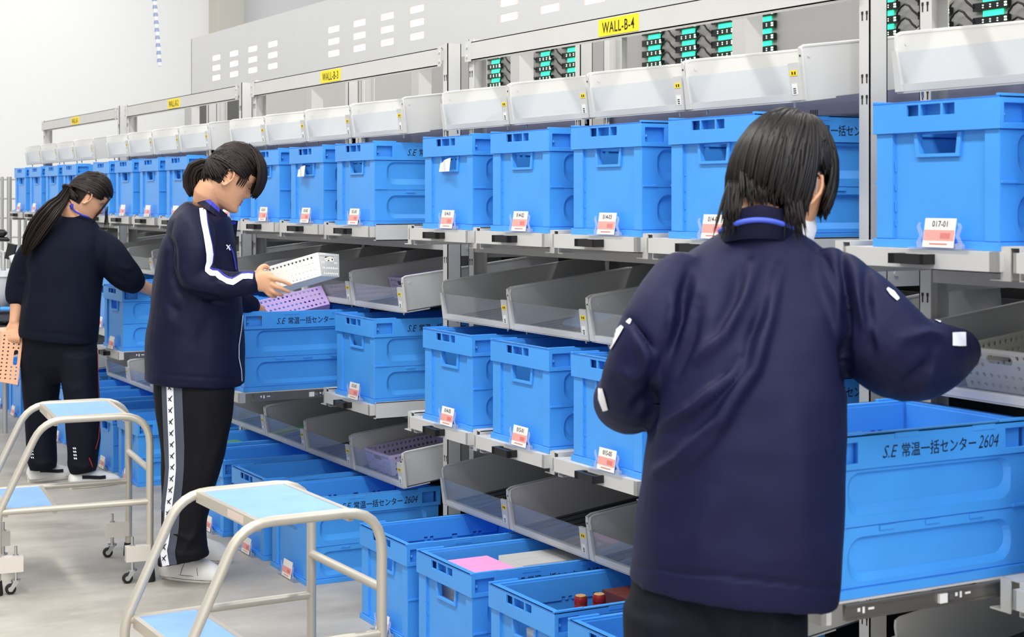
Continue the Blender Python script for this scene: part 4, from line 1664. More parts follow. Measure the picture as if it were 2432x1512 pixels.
# ================================================================== woman in the middle, side view
def woman_middle():
    Z0 = 5.76
    Pf = P(Z0)
    base = at_z(450, 1368, 0)
    root = thing('person', 'woman in navy tracksuit with white stripes holding a white basket, centre left', 'person', (base.x, base.y, 0))

    def put(o):
        o.matrix_parent_inverse = Matrix.Translation(-Vector(root.location))
        return o

    HM = head_matrix(Pf(546, 419, -0.01), 15, 31, 0, 0.93)
    # ---- body
    b = MB()
    head_shape(b, HM)
    nb = HM @ Vector((0, -.030, -.045))
    limb(b, [nb, HM @ Vector((0, -.040, -.10)), Pf(492, 500, 0), Pf(478, 540, 0)], [.050, .050, .056, .075], 20)
    rows_loft(b, Pf, [(890, 380, 890, 540, .12, 0), (800, 385, 800, 535, .12, 0), (680, 400, 680, 540, .12, 0), (575, 415, 575, 530, .13, 0), (535, 435, 535, 515, .09, 0)], 20)
    for s, d in ((-1, -.09), (1, .09)):
        chain(b, Pf, [(470 + 6 * s, 860, .085, d), (450 + 8 * s, 1080, .060, d), (430 + 30 * (s > 0), 1240 - 20 * (s > 0), .040, d), (430 + 35 * (s > 0), 1300 - 55 * (s > 0), .030, d)], 14)
    # near (right) arm and hand
    chain(b, Pf, [(466, 556, .042, -.155), (463, 610, .045, -.20), (470, 665, .040, -.21), (540, 673, .034, -.22), (596, 668, .027, -.235), (606, 667, .026, -.235)], 14)
    w0 = Pf(604, 667, -.235)
    rings = []
    for (x, y, hh, th, dz) in ((600, 667, .027, .021, -.235), (612, 667, .033, .019, -.238), (626, 667, .037, .017, -.243), (640, 671, .037, .014, -.245), (648, 675, .030, .010, -.245)):
        c = Pf(x, y, dz)
        t = (Pf(648, 676, dz) - Pf(600, 666, dz)).normalized()
        upv = (UP - t * UP.dot(t)).normalized()
        rings.append(ering(c, FWD * th, upv * hh, 20, 2.3))
    b.loft([r[::-1] for r in rings])
    finger(b, [Pf(636, 657, -.248), Pf(655, 662, -.258), Pf(675, 669, -.250), Pf(690, 676, -.238)], .0100, .0068)
    finger(b, [Pf(638, 670, -.246), Pf(656, 680, -.256), Pf(673, 687, -.248), Pf(686, 693, -.232)], .0100, .0068)
    finger(b, [Pf(636, 681, -.243), Pf(648, 692, -.250), Pf(660, 698, -.240), Pf(670, 700, -.224)], .0096, .0066)
    finger(b, [Pf(630, 689, -.240), Pf(638, 698, -.243), Pf(647, 703, -.234), Pf(655, 704, -.220)], .0088, .0060)
    finger(b, [Pf(612, 655, -.235), Pf(617, 640, -.232), Pf(627, 632, -.222), Pf(636, 635, -.212)], .0130, .0085)
    # far (left) arm and hand reaching into the crate
    chain(b, Pf, [(478, 560, .045, .15), (500, 625, .044, .20), (525, 675, .040, .24), (572, 712, .030, .36), (598, 730, .026, .43)], 14)
    limb(b, [Pf(598, 730, .43), Pf(610, 742, .46), Pf(622, 755, .49)], [.027, .036, .030], 12)
    for i in range(4):
        finger(b, [Pf(618 + 3 * i, 750 + 2 * i, .47 + .014 * i), Pf(630 + 2 * i, 765 + 2 * i, .48 + .014 * i), Pf(634 + 2 * i, 780 + 2 * i, .47 + .014 * i)], .0095, .0065)
    finger(b, [Pf(606, 742, .43), Pf(618, 752, .42), Pf(628, 764, .43)], .0105, .007)
    body = fuse(b, 0.0036, 3, 'body')
    skin_regions(body, HM, lambda q: (q.z > .045) or (q.y < -.022 and q.z > -.048) or (q.y < .060 and q.z > .018))
    put(finish('body', body, ['skin', 'hair_brown', 'skin_lip'], root))
    # eyelids and lashes, brow
    e = MB()
    for s in (1, -1):
        e.tube([HM @ Vector((s * (.018 + .006 * i), .0905 - .0006 * i * i, -.003 - .0012 * math.sin(i * .7))) for i in range(5)], [.0006, .0014, .0017, .0014, .0005], 6)
        e.tube([HM @ Vector((s * (.016 + .007 * i), .0975 - .0011 * i * i, .018 + .0012 * math.sin(i * .8))) for i in range(5)], [.0008, .0018, .0020, .0016, .0006], 6)
    put(e.build('eyelash', ['lash'], root, 180))
    # ---- hair
    random.seed(3)
    h = MB()
    tie = Vector((0, -.128, .030))

    def sph(d, k=1.0):
        d = d.normalized()
        return Vector((d.x * .082 * k, d.y * (.108 if d.y > 0 else .101) * k, d.z * .136 * k + .0))

    def swept(d0, d1, k, n=10):
        pts = []
        for i in range(n):
            t = i / (n - 1)
            d = (d0 * (1 - t) + d1 * t)
            d.normalize()
            q = sph(d, k)
            q += Vector((0, 0, .0))
            pts.append(HM @ q)
        return pts
    d1 = Vector((0, -1.0, .22))
    for i in range(520):
        # hairline from nape up behind the ear and over the temple to the fringe
        a = random.random()
        s = random.choice((-1, 1))
        if a < 0.30:
            d0 = Vector((s * random.uniform(.1, .9), random.uniform(-.85, -.40), random.uniform(-.34, -.08)))
        elif a < 0.72:
            d0 = Vector((s * random.uniform(.75, 1.0), random.uniform(-.05, .62), random.uniform(.10, .55)))
        else:
            d0 = Vector((s * random.uniform(.0, .8), random.uniform(.3, .8), random.uniform(.5, 1.0)))
        k = random.uniform(1.0, 1.065)
        lock(h, swept(d0, d1 + Vector((random.uniform(-.10, .10), 0, random.uniform(-.12, .14))), k), random.uniform(.0030, .0056), 5)
    for i in range(170):
        s = random.choice((-1, 1))
        d0 = Vector((s * random.uniform(.7, 1.0), random.uniform(-.55, -.12), random.uniform(-.22, .25)))
        lock(h, swept(d0, d1 + Vector((random.uniform(-.08, .08), 0, random.uniform(-.12, .10))), random.uniform(.985, 1.04)), random.uniform(.0030, .0052), 5)
    # fringe combed forward
    for i in range(210):
        x = random.uniform(-1, 1)
        st = Vector((x * .45, random.uniform(-.05, .35), .95)).normalized()
        en = Vector((x * .72, 1.0 - .15 * x * x, random.uniform(-.16, .02) - .1 * abs(x)))
        pts = []
        k = random.uniform(1.02, 1.10)
        for j in range(9):
            t = j / 8
            d = (st * (1 - t) + en * t).normalized()
            q = sph(d, k)
            q.y += .016 * math.sin(t * PI * .75)
            q.y += .004 * t
            pts.append(HM @ q)
        lock(h, pts, random.uniform(.0028, .005), 5)
    # side wisps before the ear
    for i in range(6):
        x0 = random.uniform(.0, 1)
        pts = [HM @ (Vector((.079, .030 + .035 * x0, .030 - .013 * j + random.uniform(-.002, .002))) - Vector((.0009 * j * j * .6, 0, 0))) for j in range(5)]
        lock(h, pts, .0028, 5)
    # ponytail
    ctr = [(494, 394, 15), (481, 393, 16), (464, 402, 19), (456, 420, 20), (457, 440, 20), (462, 456, 17), (463, 466, 12)]
    for i in range(190):
        ox, oy = random.gauss(0, .48), random.gauss(0, .5)
        pts = []
        for j, (x, y, hw) in enumerate(ctr):
            a, c = ctr[max(j - 1, 0)], ctr[min(j + 1, len(ctr) - 1)]
            tx, ty = c[0] - a[0], c[1] - a[1]
            l = math.hypot(tx, ty)
            pts.append(Pf(x - ty / l * hw * max(-1, min(1, ox)) + random.uniform(-.6, .6), y + tx / l * hw * max(-1, min(1, ox)) + random.uniform(-.6, .6), -.01 + max(-1, min(1, oy)) * .026))
        lock(h, pts, random.uniform(.0030, .0052), 5)
    put(h.build('hair', ['hair_brown'], root, 180))
    t = MB()
    c, d_ = Pf(495, 394, -.01), (Pf(478, 391, -.01) - Pf(500, 397, -.01)).normalized()
    u_ = (UP - d_ * UP.dot(d_)).normalized()
    v_ = d_.cross(u_)
    t.tube([c + u_ * .023 * math.cos(a) + v_ * .023 * math.sin(a) for a in [2 * PI * i / 14 for i in range(15)]], .006, 6)
    put(t.build('hair_tie', ['lash'], root, 180))

    # ---- trousers
    tr = MB()
    rows_loft(tr, Pf, [(1343, 375, 1318, 496, .070, -.085), (1298, 379, 1290, 490, .070, -.085), (1240, 383, 1235, 491, .075, -.085), (1160, 385, 1160, 508, .082, -.085),
                       (1080, 384, 1080, 535, .092, -.085), (1000, 374, 1000, 550, .105, -.08), (930, 366, 930, 557, .12, -.07), (880, 366, 880, 556, .13, -.05)], 28, 2.2)
    rows_loft(tr, Pf, [(1312, 418, 1298, 492, .07, .10), (1262, 412, 1258, 486, .07, .10), (1180, 405, 1180, 500, .08, .09), (1080, 398, 1080, 530, .09, .085), (980, 385, 980, 545, .11, .08), (880, 372, 880, 550, .13, .05)], 28, 2.2)
    tm = fuse(tr, .007, 5, 'trousers')
    folds(tm, [([(385, 1290), (430, 1318), (490, 1312)], 7, .006), ([(400, 1262), (450, 1280), (486, 1262)], 6, .006), ([(480, 1230), (440, 1300), (420, 1335)], 8, .007),
               ([(540, 1000), (500, 1120), (470, 1240)], 12, .008), ([(470, 930), (462, 1050), (455, 1180)], 16, -.006)])
    wrinkle(tm, 9, .004, 2)
    put(finish('trousers', tm, ['trouser_black'], root))
    bv = bvh_of(tm)
    st = MB()
    line = [(404, 900), (406, 960), (408, 1010), (410, 1060), (411, 1110), (408, 1150), (402, 1200), (399, 1250), (394, 1285), (390, 1305), (392, 1325), (395, 1342)]
    wide = [(x + 4, y, 24 if y < 1100 else 22) for x, y in line]
    ribbon(st, bv, wide, .0020, 0, 9)
    put(st.build('grey_side_panel', ['band_grey'], root, 180))
    st = MB()
    ribbon(st, bv, [(x, y, 8.0) for x, y in line], .0034, 0, 5)
    wb = st.build('white_side_stripe', ['stripe_white'], root, 180)
    put(wb)
    mk = MB()
    for i in range(16):
        y = 918 + 27 * i
        x = np.interp(y, [q[1] for q in line], [q[0] for q in line])
        ribbon(mk, bv, [(x - 4, y + 7, .8), (x, y, 1.3), (x + 5, y - 6, .8)], .0046, 0, 3, 3)
        ribbon(mk, bv, [(x - 5, y - 1, .8), (x - 1, y + 2, 1.2), (x + 3, y + 8, .9)], .0046, 0, 3, 3)
    mk = mk.build('stripe_print', ['logo_dark'], wb, 180)

    # ---- shoes
    for nm, heel, toe, dz, wd in (('near', (387, 1357), (500, 1383), -.085, .046), ('far', (474, 1312), (545, 1335), .10, .044)):
        hp, tp = at_z(heel[0], heel[1] + (14 if nm == 'near' else 6), 0.0), at_z(toe[0], toe[1], 0.0)
        d = tp - hp
        L_ = 0.238
        d.z = 0
        d = RIGHT * .95 - FWD * .30 if nm == 'near' else RIGHT * .96 - FWD * .28
        d.normalize()
        if nm == 'far':
            hp = tp - d * L_
        w = Vector((0, 0, 1)).cross(d)
        up = MB()
        prof = [(0.0, .028, .075), (.03, .036, .098), (.07, .038, .100), (.11, .041, .092), (.15, .044, .084), (.19, .044, .072), (.222, .036, .056), (.238, .016, .032)]
        rings = []
        for s, hw, hh in prof:
            c = hp + d * s
            rings.append([c + w * (hw * math.cos(a)) + UP * (.016 + (hh - .016) * max(0, math.sin(a)) ** .8 if math.sin(a) > 0 else .012) for a in [2 * PI * k / 20 for k in range(20)]])
        up.loft(rings)
        sh = up.build('shoe', ['shoe_white'], root, 180)
        put(sh)
        so = MB()
        rings = []
        for z, g in ((0.0, -.002), (.004, .003), (.020, .003), (.024, -.002)):
            out = []
            for k in range(28):
                a = 2 * PI * k / 28
                s = .119 - .125 * math.cos(a)
                hw = np.interp(s, [0, .03, .11, .19, .238], [.028, .036, .040, .046, .030])
                out.append(hp + d * s + w * ((hw + g) * math.sin(a) * (1 if abs(math.cos(a)) < .8 else 1)) + UP * z)
            rings.append(out[::-1])
        so.loft(rings)
        so.build('sole', ['sole_white'], sh, 60)
        sl = MB()
        for zz, g, rr in ((.0245, .0008, .0011), (.012, .0036, .0009)):
            lp = []
            for k in range(33):
                a = 2 * PI * k / 32
                s = .119 - .125 * math.cos(a)
                hw = np.interp(s, [0, .03, .11, .19, .238], [.028, .036, .040, .046, .030])
                lp.append(hp + d * s + w * ((hw + g) * math.sin(a)) + UP * zz)
            sl.tube(lp, rr, 5)
        for s0, s1, z1 in ((.165, .150, .070), (.095, .120, .088)):
            sl.tube([hp + d * (s0 + (s1 - s0) * t) - w * (.0435 * math.cos(t * 1.2)) + UP * (.028 + (z1 - .028) * math.sin(t * 1.45)) for t in [i / 8 for i in range(9)]], .0010, 5)
        sl.build('shoe_seam', ['band_grey'], sh, 180)

    # ---- jacket
    j = MB()
    rows_loft(j, Pf, [(898, 347, 913, 580, .205, 0), (880, 347, 893, 581, .207, 0), (846, 348, 850, 580, .205, 0), (786, 353, 786, 577, .20, 0), (734, 360, 734, 573, .195, 0), (672, 368, 672, 568, .19, 0), (638, 374, 638, 564, .19, 0),
                      (605, 382, 605, 561, .19, 0), (575, 390, 575, 558, .19, 0), (545, 397, 545, 552, .185, 0), (520, 406, 520, 545, .17, 0), (498, 419, 514, 542, .125, 0), (485, 432, 514, 541, .100, 0), (477, 444, 514, 536, .080, 0)], 36, 2.2)
    chain(j, Pf, [(458, 524, .060, -.115), (461, 552, .074, -.155), (460, 600, .077, -.19), (461, 645, .072, -.20), (482, 668, .064, -.205), (530, 676, .052, -.215), (572, 674, .044, -.225), (596, 671, .043, -.233)], 20)
    chain(j, Pf, [(470, 510, .06, .12), (482, 560, .072, .17), (500, 622, .068, .20), (525, 670, .060, .24), (562, 704, .048, .34), (592, 726, .043, .42)], 18)
    jm = fuse(j, .0065, 4, 'jacket')
    folds(jm, [([(378, 460 + 60), (408, 590), (412, 660), (424, 690)], 9, -.016), ([(420, 690), (470, 703), (540, 714)], 10, -.012),
               ([(500, 640), (512, 660), (545, 690)], 10, .006), ([(560, 646), (530, 664), (500, 668)], 7, -.007), ([(470, 690), (440, 660), (430, 630)], 12, .005),
               ([(405, 725), (420, 735), (410, 745)], 8, -.008), ([(390, 720), (400, 760), (420, 770)], 14, .006), ([(500, 740), (480, 800), (485, 860)], 18, -.006),
               ([(430, 800), (425, 860), (428, 905)], 22, .006), ([(540, 740), (545, 830), (560, 900)], 20, .006), ([(347, 886), (440, 893), (578, 902)], 3, -.003),
               ([(445, 520), (475, 560), (480, 620)], 14, .004), ([(520, 530), (535, 600), (545, 640)], 14, -.006)])
    wrinkle(jm, 7, .006, 5)
    wrinkle(jm, 22, .0016, 9)
    jo = put(finish('jacket', jm, ['jacket_dark'], root))
    bv = bvh_of(jm)
    s1 = MB()
    line = [(479, 468, 7), (479, 480, 8), (481, 505, 7.5), (484, 530, 7), (489, 556, 7), (494, 582, 8), (497, 604, 8), (496, 622, 7), (492, 634, 6), (492, 642, 6), (502, 649, 6), (514, 650, 6), (524, 659, 6), (540, 668, 6), (553, 670, 6.5), (564, 664, 6), (576, 657, 6), (590, 656, 6), (600, 657, 6)]
    ribbon(s1, bv, [(x + 3.0 if y < 640 else x + 2, y if y < 640 else y - 5, w) for x, y, w in line], .0016, 1, 5, 5)
    ribbon(s1, bv, line, .0030, 0, 5, 5)
    so = s1.build('sleeve_stripe', ['stripe_white', 'stripe_blue'], root, 180)
    put(so)
    z = MB()
    ribbon(z, bv, [(575, 748, 1.0), (572, 780, 1.0), (566, 820, 1.0), (566, 850, 1.0), (572, 880, 1.0), (573, 905, 1.0)], .003, 0, 3)
    ribbon(z, bv, [(545, 585, 1.6), (552, 600, 1.6), (556, 620, 1.6), (559, 640, 1.6)], .003, 1, 3)
    put(z.build('zipper', ['stripe_white', 'collar_blue'], root, 180))
    lg = MB()
    ribbon(lg, bv, [(536, 581, 1.4), (541, 586, 1.6), (545, 594, 1.4)], .003, 0, 3, 3)
    ribbon(lg, bv, [(545, 581, .9), (539, 588, 1.2), (537, 592, .8)], .003, 0, 3, 3)
    put(lg.build('chest_mark', ['stripe_white'], root, 180))
    # stand collar: outer navy band, blue lining inside
    cl = MB()
    lo, hi, li, hi2 = [], [], [], []
    for k in range(25):
        a = math.radians(-200 + 400 * k / 24)
        # 0 deg = back of the neck
        cx, cy = -math.cos(a), math.sin(a)
        fr = 0.5 - 0.5 * math.cos(a)
        lo.append(Pf(458 + 86 * fr, 478 + 62 * fr - 6 * abs(cy), .100 * cy))
        hi.append(Pf(474 + 66 * fr, 449 + 60 * fr + 2 * abs(cy), .074 * cy))
    for k in range(24):
        m0, m1 = lo[k] * .42 + hi[k] * .58, lo[k + 1] * .42 + hi[k + 1] * .58
        cl.add([lo[k], lo[k + 1], m1, m0], [(0, 3, 2, 1)], 0)
        cl.add([m0, m1, hi[k + 1], hi[k]], [(0, 3, 2, 1)], 1 if abs(math.degrees(math.radians(-200 + 400 * k / 24))) < 130 else 0)
        off = lambda p: p + (Pf(497, 490, 0) - p) * .07
        a_, b_, c_, d_ = off(lo[k]), off(lo[k + 1]), off(hi[k + 1]), off(hi[k])
        cl.add([a_, b_, c_, d_], [(0, 1, 2, 3)], 1)
        cl.add([hi[k], hi[k + 1], c_, d_], [(0, 3, 2, 1)], 1)
    put(cl.build('collar', ['jacket_dark', 'collar_blue'], root, 180))
    # open flap of the far collar side
    fp = MB()
    q = [Pf(538, 522, .05), Pf(562, 524, .10), Pf(558, 560, .12), Pf(553, 600, .12), Pf(545, 585, .06), Pf(541, 548, .045)]
    fp.add(q + [p + RIGHT * .004 + FWD * .006 for p in q], [tuple(range(6)), tuple(range(6, 12))[::-1]] + [(i, (i + 1) % 6 + 0, (i + 1) % 6 + 6, i + 6) for i in range(6)], 0)
    q2 = [Pf(544, 526, .04), Pf(561, 525, .092), Pf(557, 541, .10), Pf(544, 540, .05)]
    fp.add(q2 + [p + FWD * .004 for p in q2], [(0, 1, 2, 3), (7, 6, 5, 4), (0, 4, 5, 1), (1, 5, 6, 2), (2, 6, 7, 3), (3, 7, 4, 0)], 1)
    put(fp.build('open_lapel', ['jacket_dark', 'collar_blue'], root))


woman_middle()
# ================================================================== woman at the far left, seen from behind
def woman_left():
    Z0 = 7.62
    Pf = P(Z0)
    base = at_z(160, 1150, 0)
    root = thing('person', 'woman with long ponytail in dark tee shirt holding an orange basket, far left', 'person', (base.x, base.y, 0))

    def put(o):
        o.matrix_parent_inverse = Matrix.Translation(-Vector(root.location))
        return o
    HM = head_matrix(Pf(209, 468, .02), 22, 34, 0, 0.93)
    b = MB()
    head_shape(b, HM)
    limb(b, [HM @ Vector((0, -.030, -.045)), HM @ Vector((0, -.045, -.10)), Pf(178, 520, 0), Pf(165, 560, 0)], [.050, .049, .056, .08], 20)
    rows_loft(b, Pf, [(820, 75, 820, 205, .10, 0), (720, 80, 720, 215, .10, 0), (620, 85, 620, 230, .10, 0), (560, 105, 560, 225, .08, 0)], 20)
    for x, d in ((96, .055), (188, -.045)):
        chain(b, Pf, [(x, 860, .048, d), (x + 3, 960, .044, d), (x + 5, 1040, .036, d), (x + 5, 1085, .028, d)], 14)
    # right arm into the crate
    chain(b, Pf, [(246, 585, .045, .0), (285, 635, .042, .03), (318, 668, .036, .08), (340, 680, .031, .14), (368, 693, .025, .22)], 14)
    limb(b, [Pf(368, 693, .22), Pf(380, 702, .25), Pf(388, 712, .27)], [.026, .036, .030], 12)
    for i in range(4):
        finger(b, [Pf(384 + 3 * i, 708 + i, .25 + .016 * i), Pf(392 + 3 * i, 722 + i, .25 + .016 * i), Pf(394 + 3 * i, 736 + i, .25 + .016 * i)], .0095, .0065)
    finger(b, [Pf(376, 700, .22), Pf(386, 712, .20), Pf(394, 722, .20)], .0105, .007)
    # left arm hanging, hand on the basket rim
    chain(b, Pf, [(72, 590, .045, .02), (50, 660, .042, .03), (42, 710, .036, .02), (38, 745, .029, .0), (34, 766, .025, -.02)], 14)
    rings = []
    for (x, y, hw, th, dz) in ((34, 766, .026, .021, -.02), (33, 776, .036, .019, -.03), (34, 787, .040, .016, -.04), (36, 793, .036, .012, -.045)):
        rings.append(ering(Pf(x, y, dz), RIGHT * hw, FWD * th, 20, 2.3))
    b.loft([r[::-1] for r in rings])
    for i, x in enumerate((22, 30, 38, 46)):
        finger(b, [Pf(x, 788, -.055), Pf(x - 1, 796, -.075), Pf(x - 1, 805, -.083), Pf(x, 812, -.075)], .0095, .0065)
    finger(b, [Pf(50, 776, -.02), Pf(54, 788, .0), Pf(52, 798, .02)], .0105, .0075)
    body = fuse(b, .0038, 3, 'body')
    skin_regions(body, HM, lambda q: (q.z > .045) or (q.y < -.022 and q.z > -.060) or (q.y < .060 and q.z > .018))
    put(finish('body', body, ['skin', 'hair_brown', 'skin_lip'], root))
    e = MB()
    for s in (1, -1):
        e.tube([HM @ Vector((s * (.018 + .006 * i), .0905 - .0006 * i * i, -.003)) for i in range(5)], [.0006, .0016, .0018, .0014, .0005], 6)
    put(e.build('eyelash', ['lash'], root, 180))
    # hair pulled back into a long ponytail
    random.seed(11)
    h = MB()

    def sph(d, k=1.0):
        d = d.normalized()
        return Vector((d.x * .080 * k, d.y * .108 * k, d.z * .135 * k))
    d1 = Vector((0, -1.0, -.05))
    for i in range(520):
        a = random.random()
        s = random.choice((-1, 1))
        if a < 0.3:
            d0 = Vector((s * random.uniform(.1, .9), random.uniform(-.85, -.35), random.uniform(-.42, -.15)))
        elif a < 0.7:
            d0 = Vector((s * random.uniform(.72, 1.0), random.uniform(-.05, .62), random.uniform(.10, .5)))
        else:
            d0 = Vector((s * random.uniform(.0, .8), random.uniform(.55, .95), random.uniform(.42, .9)))
        k = random.uniform(1.0, 1.06)
        pts = []
        for j in range(10):
            t = j / 9
            d = d0.normalized() * (1 - t) + (d1 + Vector((0, 0, 0))) * t
            pts.append(HM @ sph(d, k))
        lock(h, pts, random.uniform(.0030, .0056), 5)
    for i in range(5):
        x = .028 + .010 * i
        lock(h, [HM @ Vector((x + .004 * math.sin(j), .092 - .002 * j, .055 - .030 * j)) for j in range(7)], .0028, 5)
    for i in range(4):
        lock(h, [Pf(249 + 2.4 * i + 1.5 * math.sin(j * .8 + i), 490 + 9 * j, -.02 + .01 * i) for j in range(7)], .0028, 5)
    tie = HM @ sph(d1)
    tp = npproj(np.array([tie]))[0]
    ctr = [(tp[0] + 2, tp[1], 9), (146, 476, 14), (128, 494, 20), (109, 517, 23), (90, 543, 23), (74, 569, 20), (63, 592, 12), (58, 606, 5)]
    for i in range(260):
        ox, oy = max(-1, min(1, random.gauss(0, .5))), max(-1, min(1, random.gauss(0, .5)))
        pts = []
        for j, (x, y, hw) in enumerate(ctr):
            a, c = ctr[max(j - 1, 0)], ctr[min(j + 1, len(ctr) - 1)]
            tx, ty = c[0] - a[0], c[1] - a[1]
            l = math.hypot(tx, ty)
            pts.append(Pf(x - ty / l * hw * ox + random.uniform(-1, 1), y + tx / l * hw * ox + random.uniform(-1, 1), -.115 * min(1, j / 2.2) - .012 + oy * .03))
        lock(h, pts[:random.choice((7, 8, 8))], random.uniform(.0036, .0065), 5)
    put(h.build('hair', ['hair_brown'], root, 180))
    t = MB()
    d_ = (Pf(ctr[1][0], ctr[1][1], -.06) - tie).normalized()
    u_ = (UP - d_ * UP.dot(d_)).normalized()
    v_ = d_.cross(u_)
    c = tie + d_ * .012
    t.tube([c + u_ * .025 * math.cos(a) + v_ * .025 * math.sin(a) for a in [2 * PI * i / 14 for i in range(15)]], .008, 6)
    put(t.build('hair_tie', ['lash'], root, 180))
    # trousers
    tr = MB()
    rows_loft(tr, Pf, [(1114, 74, 1112, 131, .066, .07), (1095, 68, 1095, 133, .074, .07), (1040, 64, 1040, 133, .078, .07), (960, 58, 960, 136, .088, .06), (900, 54, 900, 142, .10, .04), (840, 51, 840, 140, .12, .02)], 28, 2.3)
    rows_loft(tr, Pf, [(1124, 170, 1118, 226, .066, -.06), (1105, 163, 1105, 231, .074, -.06), (1040, 158, 1040, 237, .080, -.06), (960, 153, 960, 234, .088, -.05), (900, 145, 900, 232, .10, -.03), (840, 140, 840, 230, .12, -.01)], 28, 2.3)
    rows_loft(tr, Pf, [(908, 120, 908, 170, .03, .0), (890, 92, 890, 196, .07, .0), (866, 68, 866, 218, .105, .0), (835, 53, 835, 230, .125, .0), (780, 54, 780, 228, .13, 0)], 28, 2.3)
    tm = fuse(tr, .008, 5, 'trousers')
    folds(tm, [([(70, 1092), (100, 1104), (130, 1094)], 7, .008), ([(165, 1098), (195, 1112), (228, 1098)], 7, .008), ([(150, 900), (170, 930), (200, 915)], 9, .006),
               ([(142, 880), (150, 960), (156, 1030)], 12, -.006), ([(120, 880), (90, 920), (80, 980)], 14, .005), ([(205, 860), (205, 960), (210, 1060)], 18, .005)])
    wrinkle(tm, 8, .005, 3)
    put(finish('trousers', tm, ['trouser_navy'], root))
    bv = bvh_of(tm)
    rl = MB()
    ribbon(rl, bv, [(230, 826, .8), (231, 870, .9), (233, 940, .9), (236, 1000, .9), (233, 1040, 1), (226, 1066, 1)], .003, 0, 3)
    ribbon(rl, bv, [(211, 1086, .9), (216, 1100, 1), (219, 1108, .8)], .003, 0, 3)
    put(rl.build('red_piping', ['red_line'], root, 180))
    pr = MB()
    for q in range(4):
        for dx in (0, 4):
            ribbon(pr, bv, [(176 + dx + .7 * q - 1.4, 1062 + 8 * q, 1.4), (178 + dx + .7 * q - 1.4, 1066 + 8 * q, 1.2)], .003, 0, 3, 2)
            ribbon(pr, bv, [(74 + dx + .7 * q - 1.4, 1060 + 8 * q, 1.0), (76 + dx + .7 * q - 1.4, 1064 + 8 * q, 1.0)], .003, 0, 3, 2)
    put(pr.build('leg_print', ['stripe_white'], root, 180))
    # shoes
    for (hx, hy, dz) in ((76, 1146, .06), (176, 1162, -.05)):
        hp = at_z(hx, hy, 0)
        d = (RIGHT * .80 + FWD * .60).normalized()
        w = UP.cross(d)
        hp = hp + w * .03
        up = MB()
        prof = [(-.01, .026, .062), (.0, .034, .082), (.03, .040, .100), (.08, .042, .095), (.13, .044, .075), (.18, .047, .058), (.215, .042, .046), (.235, .022, .034)]
        rings = []
        for s, hw, hh in prof:
            c = hp + d * s
            rings.append([c + w * (hw * math.cos(a)) + UP * (.020 + (hh - .020) * max(0, math.sin(a)) ** .8 if math.sin(a) > 0 else .014) for a in [2 * PI * k / 20 for k in range(20)]])
        up.loft(rings)
        sh = put(up.build('shoe', ['shoe_white'], root, 180))
        so = MB()
        rings = []
        for z, g in ((0.0, -.002), (.004, .003), (.026, .003), (.030, -.002)):
            out = []
            for k in range(28):
                a = 2 * PI * k / 28
                s = .114 - .126 * math.cos(a)
                hw = np.interp(s, [-.012, .03, .11, .19, .24], [.026, .038, .042, .047, .028])
                out.append(hp + d * s + w * ((hw + g) * math.sin(a)) + UP * z)
            rings.append(out[::-1])
        so.loft(rings)
        so.build('sole', ['sole_white'], sh, 60)
        bs = MB()
        bs.loft([[hp + d * s - w * (np.interp(s, [0, .03, .11, .19, .24], [.034, .040, .044, .0475, .03]) - .002) + UP * (zz + q) - w * (.0045 if q == 0 else .002) for q in (0, .016)] for s, zz in
                 ((.035, .048), (.06, .046), (.09, .042), (.12, .038), (.15, .038))], cap=False, closed=False)
        bs.build('side_stripe', ['shoe_black'], sh, 180)
    # loose tee shirt with half sleeves
    j = MB()
    rows_loft(j, Pf, [(796, 47, 818, 229, .165, 0), (770, 50, 782, 231, .165, 0), (720, 54, 724, 236, .16, 0), (660, 62, 664, 240, .155, 0), (620, 66, 622, 246, .15, .0), (590, 72, 585, 250, .14, .0),
                      (562, 82, 556, 246, .12, .0), (540, 98, 534, 234, .10, .005), (522, 122, 518, 221, .08, .01), (508, 142, 508, 213, .062, .015)], 36, 2.2)
    chain(j, Pf, [(236, 575, .07, .0), (258, 600, .082, .0), (282, 634, .080, .02), (304, 657, .073, .05), (317, 668, .062, .075)], 20)
    chain(j, Pf, [(84, 592, .065, .0), (66, 618, .070, .02), (52, 660, .066, .03), (43, 695, .060, .025), (40, 706, .055, .02)], 20)
    jm = fuse(j, .008, 4, 'tee_shirt')
    folds(jm, [([(110, 600), (80, 660), (66, 760)], 9, .006), ([(245, 560), (243, 610), (240, 665)], 7, -.010), ([(280, 628), (300, 638), (316, 634)], 6, .008), ([(262, 650), (290, 664), (312, 680)], 7, -.007),
               ([(200, 560), (215, 620), (215, 700)], 16, .006), ([(190, 640), (215, 740), (222, 800)], 14, -.006), ([(130, 640), (110, 720), (100, 800)], 18, .006),
               ([(60, 640), (62, 690), (58, 720)], 6, -.012), ([(38, 660), (48, 668), (58, 662)], 5, .006), ([(48, 786), (140, 792), (229, 808)], 2.5, -.003)])
    wrinkle(jm, 7, .006, 15)
    put(finish('tee_shirt', jm, ['shirt_dark'], root))
    bv = bvh_of(jm)
    ln = MB()
    ln.tube([Pf(165, 486, -.05), Pf(170, 493, -.062), Pf(180, 503, -.066), Pf(196, 511, -.062), Pf(212, 517, -.045)], .005, 6)
    ln.tube([Pf(171, 484, -.06), Pf(170, 496, -.066)], .007, 6)
    put(ln.build('lanyard', ['collar_blue'], root, 180))


woman_left()


